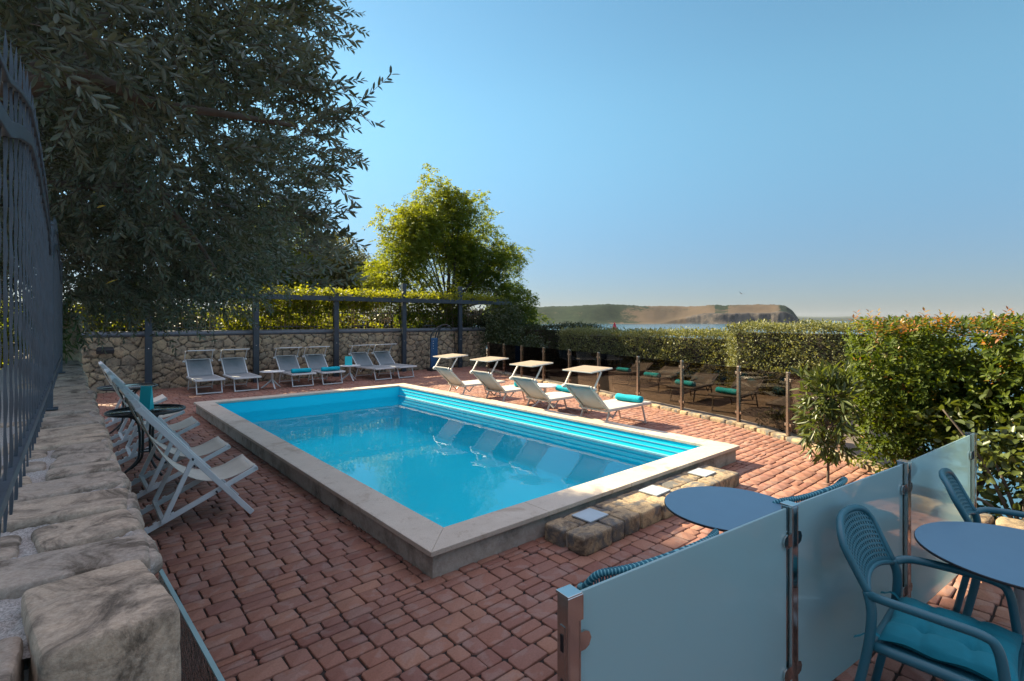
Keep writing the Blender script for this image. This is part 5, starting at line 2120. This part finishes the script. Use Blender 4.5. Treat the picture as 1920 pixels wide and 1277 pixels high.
def spray_crown(P, O, seg, length, size, aspect, mat, parent, tb, droop=0.5):
    """each point carries a feathery twig with leaflets on both sides"""
    n = len(P)
    d = unit(O * 0.9 + rng.normal(size=(n, 3)) * 0.45 + np.array([0, 0, 0.25]))
    L_ = length * rng.uniform(0.6, 1.4, n)
    sv = unit(np.cross(d, rng.normal(size=(n, 3)) * 0.5 + np.array([0, 0, 1.0])))
    PS, DS, NS, TS = [], [], [], []
    for i in range(seg):
        t_ = (i + 0.6) / seg
        pos = P + d * (L_ * t_)[:, None] + np.array([0, 0, -1.0]) * (L_ * t_ * t_ * droop)[:, None]
        for s_ in (-1, 1):
            PS.append(pos + rng.normal(size=(n, 3)) * 0.02)
            DS.append(sv * s_ + d * 0.55 + np.array([0, 0, -0.35]) + rng.normal(size=(n, 3)) * 0.3)
            NS.append(np.cross(d, sv) + rng.normal(size=(n, 3)) * 0.5)
            TS.append(tb + rng.normal(0, 0.12, n))
    PS, DS, NS, TS = map(np.concatenate, (PS, DS, NS, TS))
    LL_ = size * rng.uniform(0.7, 1.25, len(PS))
    return leaf_mesh('crown', PS, DS, NS, LL_, LL_ * aspect, M[mat], parent, np.clip(TS, 0, 1), simple=True)


ac_t = empty('acacia_tree', (13.2, 19.4, -0.1))
tag(ac_t, 'bright yellow green acacia tree standing beyond the pergola at the end of the wall', 'tree')
mb = MB()
tk_ = limb_tube(mb, [(0, 0, 0), (0.05, 0, 1.2), (-0.1, 0.1, 2.4)], 0.17, 0.12, 10, 0.06)
mb.build('trunk', M['bark_dark'], ac_t)
big = [((-0.6, 0, 6.0), (1.7, 1.5, 1.6)), ((-2.2, 0.2, 5.0), (1.5, 1.3, 1.3)), ((1.4, 0, 5.5), (1.5, 1.5, 1.4)), ((2.7, -0.1, 4.2), (1.5, 1.4, 1.3)), ((3.2, -0.6, 2.7), (1.4, 1.3, 1.4)), ((0.6, 0, 3.9), (2.2, 1.6, 1.5)), ((-2.3, 0.3, 3.7), (1.5, 1.3, 1.2)), ((3.7, -0.8, 1.3), (1.1, 0.9, 1.0)), ((0.2, 0, 6.9), (1.5, 1.2, 0.8)), ((-1.6, 0, 6.2), (1.3, 1.2, 0.9)), ((1.2, 0, 4.8), (1.6, 1.4, 1.2))]
lobes = []
for (c_, r_) in big:
    for k in range(12):
        d_ = unit(rng.normal(size=3))
        lobes.append((tuple(np.array(c_) + d_ * np.array(r_) * rng.uniform(0.35, 0.95)), tuple(np.array([0.55, 0.55, 0.50]) * rng.uniform(0.7, 1.3))))
lobes += [((-1.0, 0, 7.9), (0.35, 0.4, 0.75)), ((-0.4, 0, 7.6), (0.4, 0.4, 0.7)), ((1.7, 0, 7.2), (0.4, 0.4, 0.75)), ((2.3, 0, 6.6), (0.4, 0.4, 0.6)), ((4.3, 0, 5.3), (0.5, 0.4, 0.35)), ((3.9, 0, 5.0), (0.5, 0.4, 0.4)), ((-3.3, 0, 5.9), (0.4, 0.4, 0.6)), ((4.6, -0.8, 2.0), (0.5, 0.4, 0.4)), ((4.7, -0.8, 1.2), (0.5, 0.4, 0.4))]
mb = MB()
for k, (c_, r_) in enumerate(big):
    for j_ in range(3):
        q = Vector(lobes[k * 12 + j_][0])
        st_ = tk_[int(len(tk_) * random.uniform(0.5, 0.98))]
        limb_tube(mb, [st_, st_.lerp(q, 0.5) + Vector((random.uniform(-.25, .25), random.uniform(-.25, .25), random.uniform(0, .3))), q], 0.055, 0.012, 6, 0.05)
mb.build('branches', M['bark_dark'], ac_t)
P, O = ell_points(8800, lobes, 0.5)
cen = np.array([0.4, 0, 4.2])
tb_ = 0.42 + 0.085 * (P - cen) @ np.array([-0.75, 0.2, 0.55]) + (fbm(P * 1.3, 3, 6) - 0.5) * 0.9  # paler towards upper left: the sunlit side is put into the leaf colour
spray_crown(P, O, 7, 0.42, 0.13, 0.36, 'robinia', ac_t, tb_)
GT = 'trees beyond the back wall'
make_tree('garden_tree', (10.6, 26.0, -0.1), [(0, 0, 0), (0, 0, 2.4), (0.1, 0, 3.9)], [((0, 0, 4.3), (1.8, 1.6, 2.0)), ((-1.5, 0.2, 3.8), (1.5, 1.5, 1.7)), ((1.5, 0, 3.6), (1.5, 1.4, 1.6))],
          1900, 22, 0.16, 0.15, 0.42, 'greyleaf', 'soft grey green tree between the olive tips and the acacia', GT, 0.12)
make_tree('garden_tree', (7.8, 26.0, -0.1), [(0, 0, 0), (0, 0, 2.6), (0.1, 0, 4.4)], [((0, 0, 5.2), (1.8, 1.7, 2.4)), ((0.8, 0.0, 3.6), (1.8, 1.7, 1.7)), ((-1.3, 0, 4.2), (1.7, 1.7, 1.8))],
          1900, 22, 0.16, 0.16, 0.45, 'robinia', 'yellow green tree showing through the right edge of the olive crown', GT, 0.12)
make_tree('shade_tree', (-1.5, 22.0, -0.1), [(0, 0, 0), (0, 0, 5), (0.1, 0, 11)], [((0, 0, 9.4), (2.8, 2.0, 2.8)), ((-2.8, 0, 9.6), (2.6, 1.8, 3.0)), ((2.0, 0.2, 8.6), (1.6, 1.8, 2.0)), ((-1.2, 0, 13.2), (1.9, 1.6, 2.2)), ((-3.0, 0, 13.4), (2.4, 1.6, 2.2)), ((-0.9, 0, 15.6), (1.7, 1.5, 1.6)), ((-3.0, 0, 15.8), (2.2, 1.5, 1.6))],
          8600, 22, 0.26, 0.24, 0.55, 'dark_leaf', 'tall dark tree behind the back wall at the left, seen only between olive leaves', GT, 0.26)
make_tree('shade_tree', (-5.0, 17.0, -0.1), [(0, 0, 0), (0, 0, 4), (0.1, 0, 7)], [((0, 0, 7.0), (3.0, 3.0, 3.4)), ((1.8, 0, 4.8), (2.4, 2.4, 2.4))],
          3400, 22, 0.28, 0.25, 0.55, 'dark_leaf', 'dark tree behind the iron fence, seen only in gaps of the olive', GT, 0.26)


# green shrubs behind the trellis
def make_shrub(name, loc, ells, nclump, per, spread, size, aspect, mat, label, cat='shrub', group=None, stems=5, shell=0.4, tintb=None, bark='bark_dark'):
    root = empty(name, loc)
    tag(root, label, cat, group)
    mb = MB()
    for k in range(stems):
        e = ells[k % len(ells)]
        q = Vector(e[0]) + Vector((random.uniform(-.4, .4) * e[1][0], random.uniform(-.4, .4) * e[1][1], random.uniform(0, .5) * e[1][2]))
        b_ = Vector((q.x * 0.45, q.y * 0.45, -0.05))
        limb_tube(mb, [b_, b_.lerp(q, 0.5) + Vector((random.uniform(-.08, .08), random.uniform(-.08, .08), 0)), q], 0.022, 0.006, 6)
    mb.build('stems', M[bark], root)
    P, O = ell_points(nclump, ells, shell)
    P = P[P[:, 2] > 0.02]
    O = O[:len(P)]
    clump_leaves(P, O, per, spread, size, aspect, 'leaves', M[mat], root, tintb)
    return root


GS = 'shrubs behind the trellis'
for (x, y, lab, mt) in ((1.6, 17.4, 'leafy shrub behind the trellis near the left pergola post', 'dark_leaf'), (4.6, 17.5, 'sunlit shrub behind the trellis under the olive branches', 'vine'), (-0.6, 17.8, 'leafy green shrub behind the left end of the back wall', 'robinia'), (3.1, 18.4, 'tall sunlit shrub behind the trellis between the two left pergola posts', 'robinia'), (6.9, 17.9, 'yellow green shrub behind the trellis beside the third pergola post', 'vine'), (9.6, 17.6, 'dark shrub behind the trellis under the acacia', 'dark_leaf'), (12.6, 16.6, 'dark climbing foliage mass at the right end of the pergola', 'dark_leaf')):
    make_shrub('garden_shrub', (x, y, 0), [((0, 0, 1.45), (1.5, 0.7, 0.75)), ((0.9, 0, 1.35), (1.0, 0.6, 0.75)), ((-1.0, 0, 1.35), (1.0, 0.6, 0.8))], 620, 14, 0.13, 0.12, 0.55, mt, lab, 'shrub', GS)
make_shrub('garden_shrub', (12.3, 14.7, 0), [((0, 0, 0.9), (0.8, 0.7, 0.9)), ((0.4, 0.3, 1.8), (0.8, 0.7, 0.7)), ((0.9, -0.5, 0.6), (0.7, 0.7, 0.6))], 620, 16, 0.12, 0.09, 0.5, 'dark_leaf', 'dark bush closing the gap between the pergola and the smoked glass fence', 'shrub', GS)

# oleander at the far end of the low wall
ol = make_shrub('oleander', (-0.12, 6.75, 1.1), [((0, 0, 0.72), (0.17, 0.3, 0.28)), ((0.05, -0.2, 0.52), (0.17, 0.25, 0.17))], 80, 16, 0.05, 0.105, 0.16, 'oleander', 'oleander with long narrow leaves at the far end of the low wall')


# ------------------------------------------------------------------ clipped hedges
def make_hedge(x0, x1, y0, y1, z0, z1, n, size, mat, label, seed, rz=0.0, aspect=0.5):
    root = empty('hedge', ((x0 + x1) / 2, (y0 + y1) / 2, z0), rz)
    tag(root, label, 'hedge', 'clipped hedges on the sea side')
    r = np.random.default_rng(seed)
    sx, sy, sz = (x1 - x0), (y1 - y0), (z1 - z0)
    areas = np.array([sy * sz * 1.4, sx * sz, sx * sz, sx * sy * 1.4, sy * sz * 0.4])
    f = r.choice(5, n, p=areas / areas.sum())
    u, v = r.random(n), r.random(n)
    P = np.zeros((n, 3))
    O = np.zeros((n, 3))
    for k, (ax, sg) in enumerate(((0, -1), (1, -1), (1, 1), (2, 1), (0, 1))):
        m_ = f == k
        a, b = [i for i in range(3) if i != ax]
        P[m_, ax] = sg * 0.5
        P[m_, a] = u[m_] - 0.5
        P[m_, b] = v[m_] - 0.5
        O[m_, ax] = sg
    P = P * np.array([sx, sy, sz])
    bulge = (fbm(P * 1.3 + seed, 3, seed) - 0.5) * 0.28 + (fbm(P * 5 + seed, 2, seed + 2) - 0.5) * 0.16
    P = P + O * (bulge - np.abs(r.normal(0, 0.05, n)))[:, None]
    P[:, 2] += sz / 2
    k = 5
    B = np.repeat(P, k, 0) + r.normal(size=(n * k, 3)) * 0.05
    Or = np.repeat(O, k, 0)
    D = Or * 0.7 + r.normal(size=(n * k, 3)) * 0.7 + np.array([0, 0, 0.35])
    Nn = Or + r.normal(size=(n * k, 3)) * 0.6 + np.array([0, 0, 0.4])
    L_ = size * r.uniform(0.6, 1.35, n * k)
    # shoots along the top
    leaf_mesh('leaves', B, D, Nn, L_, L_ * aspect, M[mat], root, None, simple=True)
    mb = MB()
    mb.box((0, 0, sz * 0.47), (sx - 0.34, sy - 0.34, sz * 0.90 - 0.1))
    for yy in np.arange(-sy / 2 + 0.3, sy / 2, 0.6):
        mb.tube([(r.uniform(-.1, .1), yy, 0), (r.uniform(-.1, .1), yy, 0.4)], 0.03, 6)
    mb.build('inner_branches', M['bark_dark'], root)
    return root


make_hedge(13.0, 14.1, 2.4, 6.4, -0.1, 1.63, 5200, 0.060, 'hedge', 'sunlit clipped hedge block directly left of the photinia', 3)
make_hedge(14.0, 15.1, 6.75, 13.4, -0.1, 1.38, 6500, 0.062, 'hedge', 'long clipped hedge block behind the lounger canopies, a dark gap at its right', 4)
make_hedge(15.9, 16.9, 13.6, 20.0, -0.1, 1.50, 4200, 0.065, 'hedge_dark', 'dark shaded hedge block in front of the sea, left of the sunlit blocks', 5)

# photinia: full to the ground on the left, crown on a stem on the right
ph = empty('photinia_hedge', (7.15, 1.15, 0))
tag(ph, 'photinia hedge with glossy green leaves and red young tips behind the frosted glass', 'hedge')
r = np.random.default_rng(44)
n = 4600
ellp = [((0.05, 0.35, 0.55), (0.42, 0.42, 0.65)), ((0.0, 0.3, 1.15), (0.50, 0.50, 0.62)), ((0.05, -0.35, 1.25), (0.48, 0.55, 0.55)), ((0.15, -0.15, 0.75), (0.42, 0.55, 0.55)), ((-0.15, -0.95, 1.32), (0.50, 0.55, 0.50)), ((-0.35, -1.5, 1.34), (0.55, 0.55, 0.48))]
vol = np.array([e[1][0] * e[1][1] * e[1][2] for e in ellp])
pick = rng.choice(len(ellp), n, p=vol / vol.sum())
d_ = rng.normal(size=(n, 3))
d_ = d_ / ((np.abs(d_) ** 6).sum(1) ** (1 / 6))[:, None]
P = np.array([e[0] for e in ellp])[pick] + d_ * np.array([e[1] for e in ellp])[pick] * (rng.random(n) ** 0.22)[:, None] * 0.96
O = unit(d_ ** 3)
P[:, 2] = np.minimum(P[:, 2], 1.70 + r.normal(0, 0.02, n))
ok = P[:, 2] > 0.03
P, O = P[ok], O[ok]
rng = np.random.default_rng(45)
redm = (rng.random(len(P)) < 0.05 + 0.36 * (P[:, 2] > 1.58))
k = 8
def rosettes(P, O, k, size, asp, name, mat, upb):
    n = len(P)
    axis = unit(O + np.array([0, 0, upb]) + rng.normal(size=(n, 3)) * 0.35)
    side = unit(np.cross(axis, rng.normal(size=(n, 3))))
    oth = np.cross(axis, side)
    Ps, Ds, Ns, Ls = [], [], [], []
    for i in range(k):
        a = i * 2.4 + rng.uniform(-.3, .3, n)
        rad_ = side * np.cos(a)[:, None] + oth * np.sin(a)[:, None]
        tl = 0.15 + 0.6 * i / k
        Ps.append(P + axis * (0.10 * (i / k))[..., None] if False else P + axis * 0.10 * (i / k))
        Ds.append(unit(rad_ * (1.15 - tl) + axis * tl))
        Ns.append(axis * 1.0 - rad_ * 0.4)
        Ls.append(size * rng.uniform(0.7, 1.25, n) * (1 - 0.35 * i / k))
    Ps, Ds, Ns, Ls = map(np.concatenate, (Ps, Ds, Ns, Ls))
    return leaf_mesh(name, Ps, Ds, Ns, Ls, Ls * asp, M[mat], ph if mat.startswith('photinia') else None, None, 0.12, False, 0.10)
rosettes(P[~redm], O[~redm], 8, 0.076, 0.42, 'leaves', 'photinia', 0.5)
rosettes(P[redm], O[redm], 6, 0.060, 0.40, 'young_leaves', 'photinia_red', 1.1)
# upright tip shoots
sp = np.stack([rng.uniform(-0.5, 0.35, 34), rng.uniform(-1.9, 0.7, 34), 1.70 + rng.uniform(-0.02, 0.10, 34)], 1)
rosettes(sp, np.repeat([[0, 0, 1.0]], 34, 0), 6, 0.065, 0.38, 'tip_leaves', 'photinia_red', 1.5)
mb = MB()
for (a, b) in (((0.05, 0.3, -0.1), (0.0, 0.3, 1.3)), ((0.1, 0.0, -0.1), (0.1, -0.2, 1.2)), ((0.05, -0.25, -0.1), (-0.1, -0.8, 1.3)), ((-0.1, -0.6, -0.1), (-0.3, -1.4, 1.3))):
    limb_tube(mb, [a, Vector(a).lerp(Vector(b), 0.5) + Vector((random.uniform(-.08, .08), random.uniform(-.08, .08), 0)), b], 0.035, 0.012, 8)
mb.build('stems', M['bark_dark'], ph)

# laurel sapling in front
sa = empty('laurel_sapling', (6.26, 1.96, 0))
tag(sa, 'slender young laurel with drooping narrow leaves on the sunlit bricks before the photinia', 'sapling')
mb = MB()
limb_tube(mb, [(0, 0, -0.02), (0.01, 0.0, 0.3), (0.0, 0.02, 0.7), (0.02, 0.0, 1.15)], 0.016, 0.006, 8)
for k in range(9):
    z = 0.28 + 0.09 * k
    a = k * 2.4
    l_ = 0.30 - 0.012 * k
    limb_tube(mb, [(0, 0, z), (0.5 * l_ * math.cos(a), 0.5 * l_ * math.sin(a), z + 0.06), (l_ * math.cos(a), l_ * math.sin(a), z + 0.10)], 0.006, 0.003, 6)
mb.build('stem', M['bark'], sa)
P, O = ell_points(190, [((0, 0, 0.75), (0.30, 0.30, 0.42)), ((0.05, 0.0, 1.0), (0.34, 0.32, 0.26)), ((0, 0, 0.42), (0.24, 0.24, 0.14))], 0.5)
k = 6
B = np.repeat(P, k, 0) + rng.normal(size=(len(P) * k, 3)) * 0.02
D = np.repeat(O, k, 0) * 0.6 + rng.normal(size=B.shape) * 0.7 + np.where(B[:, 2:3] > 0.95, 0.7, -0.55) * np.array([0, 0, 1.0])
L_ = rng.uniform(0.09, 0.16, len(B))
leaf_mesh('leaves', B, D, rng.normal(size=B.shape) + np.array([0, 0, 1.0]), L_, L_ * 0.22, M['sapling'], sa, None, 0.15, False, 0.12)

# low weeds behind the smoked glass
make_shrub('small_shrub', (8.9, 3.4, 0), [((0, 0, 0.18), (0.25, 0.3, 0.2)), ((0.1, 0.3, 0.12), (0.2, 0.3, 0.14))], 60, 10, 0.05, 0.06, 0.5, 'sapling', 'small green weed growing at the foot of the smoked glass', 'shrub', None, 3)

# young fig-like tree below the right corner
ft = empty('fig_tree', (6.35, 0.42, -2.3))
tag(ft, 'small leaning tree with big green leaves below the end of the frosted glass', 'tree')
mb = MB()
limb_tube(mb, [(0.25, -0.12, -0.6), (0.15, -0.05, 0.9), (0.0, 0.0, 2.2), (0.03, -0.03, 2.8), (0.05, 0.0, 3.3)], 0.075, 0.028, 9, 0.06)
mb.build('trunk', M['bark'], ft)
mb = MB()
for q in ((0.3, 0.35, 2.9), (0.2, -0.4, 3.1), (-0.2, 0.45, 2.5), (0.5, 0.1, 2.6), (0.1, 0.6, 3.2), (0.0, 0.5, 2.2)):
    limb_tube(mb, [(0.0, 0, 2.0), (q[0] * 0.5, q[1] * 0.5, (2.1 + q[2]) / 2 + 0.1), q], 0.022, 0.007, 6)
mb.build('branches', M['bark'], ft)
P, O = ell_points(170, [((0.15, 0.3, 2.95), (0.5, 0.5, 0.35)), ((0.1, -0.2, 2.9), (0.5, 0.4, 0.5)), ((0.3, 0.4, 2.2), (0.4, 0.3, 0.3)), ((0.3, -0.2, 2.0), (0.5, 0.4, 0.4))], 0.5)
clump_leaves(P, O, 11, 0.10, 0.085, 0.62, 'crown', M['sapling'], ft, None, 0.3, False)
make_shrub('small_shrub', (6.3, 0.75, -0.45), [((0, 0, 0.25), (0.35, 0.35, 0.3)), ((-0.3, -0.5, 0.2), (0.35, 0.4, 0.25)), ((0.2, -1.0, 0.2), (0.4, 0.5, 0.3))], 170, 10, 0.07, 0.055, 0.6, 'dark_leaf', 'dark ground shrub under the leaning tree at the right edge', 'shrub', None, 5)

# pink striped cloth draped below
mb = MB()
rows = []
for i in range(14):
    rows.append([(0.10 * j - 0.5, 0.085 * i - 0.5, 0.05 * math.sin(j * 1.7) + 0.02 * math.sin(i * 1.3) - 0.03 * i) for j in range(12)])
mb.sheet(rows)
pk = mb.build('beach_towel', M['pink'], None, solid=0.006)
pk.location = (7.35, 0.62, -0.35)
pk.rotation_euler = (0.15, 0.2, 0.3)
tag(pk, 'pink striped beach towel lying behind the second armchair, beyond the frosted glass', 'beach towel')

# terrace edge stones on the right behind the tables
specs = []
x = 4.95
for k in range(9):
    specs.append(((5.92 + random.uniform(-.03, .03), 1.35 - k * 0.30, 0.03), (0.24, 0.28, 0.13), random.uniform(-.1, .1), 7.0, 0.04))
structure(rocks_mesh('kerb_stones', specs, M['step_stone'], None, 9))

# ------------------------------------------------------------------ far small things
bt = from_cam(1026, 620)
boat = tag(empty('motor_boat', (bt.x, bt.y, SEA_Z), -0.4), 'tiny white motor boat with foaming wake on the sea before the hills', 'boat')
mb = MB()
vs_ = []
for x_, w_, z0_, z1_ in ((-3.5, 1.1, -0.2, 1.0), (-1, 1.3, -0.3, 1.0), (2, 1.0, -0.2, 1.2), (4, 0.05, 0.5, 1.5)):
    vs_ += [(x_, -w_, z1_), (x_, -w_ * 0.5, z0_), (x_, w_ * 0.5, z0_), (x_, w_, z1_)]
fs = [(i * 4 + j, i * 4 + j + 1, i * 4 + 5 + j, i * 4 + 4 + j) for i in range(3) for j in range(3)] + [(0, 3, 2, 1)] + [(i * 4, i * 4 + 4, i * 4 + 7, i * 4 + 3) for i in range(3)]
mb.add(vs_, fs)
mb.build('hull', M['boatwhite'], boat)
mb = MB()
mb.box((-0.5, 0, 1.6), (2.2, 1.5, 1.1), None, 0, 0.8)
mb.build('cabin', M['boatwhite'], boat)
mb = MB()
mb.add([(-3.5, -0.8, 0.12), (-3.5, 0.8, 0.12), (-16, 2.2, 0.05), (-16, -2.2, 0.05)], [(0, 1, 2, 3)])
mb.build('wake', M['boatwhite'], boat)

# folded red parasol beyond the hedge
pr = tag(empty('folded_parasol', (18.4, 14.2, -0.83)), 'red tip of a folded parasol rising beyond the long clipped hedge', 'parasol')
mb = MB()
mb.lathe([(0.03, 0.0), (0.03, 2.35)], (0, 0, 0), 10)
mb.build('pole', M['white_metal'], pr)
mb = MB()
vs_, fs = [], []
nn_ = 16
for i, (r_, z_) in enumerate(((0.10, 1.25), (0.24, 1.45), (0.19, 1.9), (0.10, 2.25), (0.015, 2.5))):
    for j in range(nn_):
        a = 2 * PI * j / nn_
        q = r_ * (1.0 if j % 2 else 0.72)
        vs_.append((q * math.cos(a), q * math.sin(a), z_))
for i in range(4):
    for j in range(nn_):
        fs.append((i * nn_ + j, i * nn_ + (j + 1) % nn_, (i + 1) * nn_ + (j + 1) % nn_, (i + 1) * nn_ + j))
mb.add(vs_, fs, True)
mb.build('cloth', M['red'], pr)

# a bird
bp = from_cam(1390, 70)
mb = MB()
mb.tube([(-0.22, 0, 0), (-0.05, 0, 0.02), (0.12, 0, 0.02), (0.22, 0, 0.01)], [0.01, 0.05, 0.05, 0.012], 8)
for s in (-1, 1):
    mb.add([(-0.06, s * 0.03, 0.03), (0.10, s * 0.03, 0.03), (0.09, s * 0.28, 0.17), (0.0, s * 0.5, 0.12), (-0.05, s * 0.28, 0.15)], [(0, 1, 2, 4), (4, 2, 3)])
bird = mb.build('bird', M['bird'])
bird.location = (bp.x, bp.y, 1.77 + 70 * 45 / 964)
bird.rotation_euler = (0.3, 0.1, 0.9)
tag(bird, 'tiny dark bird flying in the sky above the headland', 'bird')

# ------------------------------------------------------------------ haze in the sea air
m, nt, out = newmat('sea_haze')
pv = N(nt, 'ShaderNodeVolumePrincipled')
pv.inputs['Color'].default_value = (0.80, 0.86, 1.0, 1)
pv.inputs['Density'].default_value = 0.000022
pv.inputs['Anisotropy'].default_value = 0.2
nt.links.new(pv.outputs[0], out.inputs['Volume'])
mb = MB()
mb.box((2000, 2000, 45), (15000, 15000, 132))
hz = mb.build('haze', m)
hz['kind'] = 'stuff'
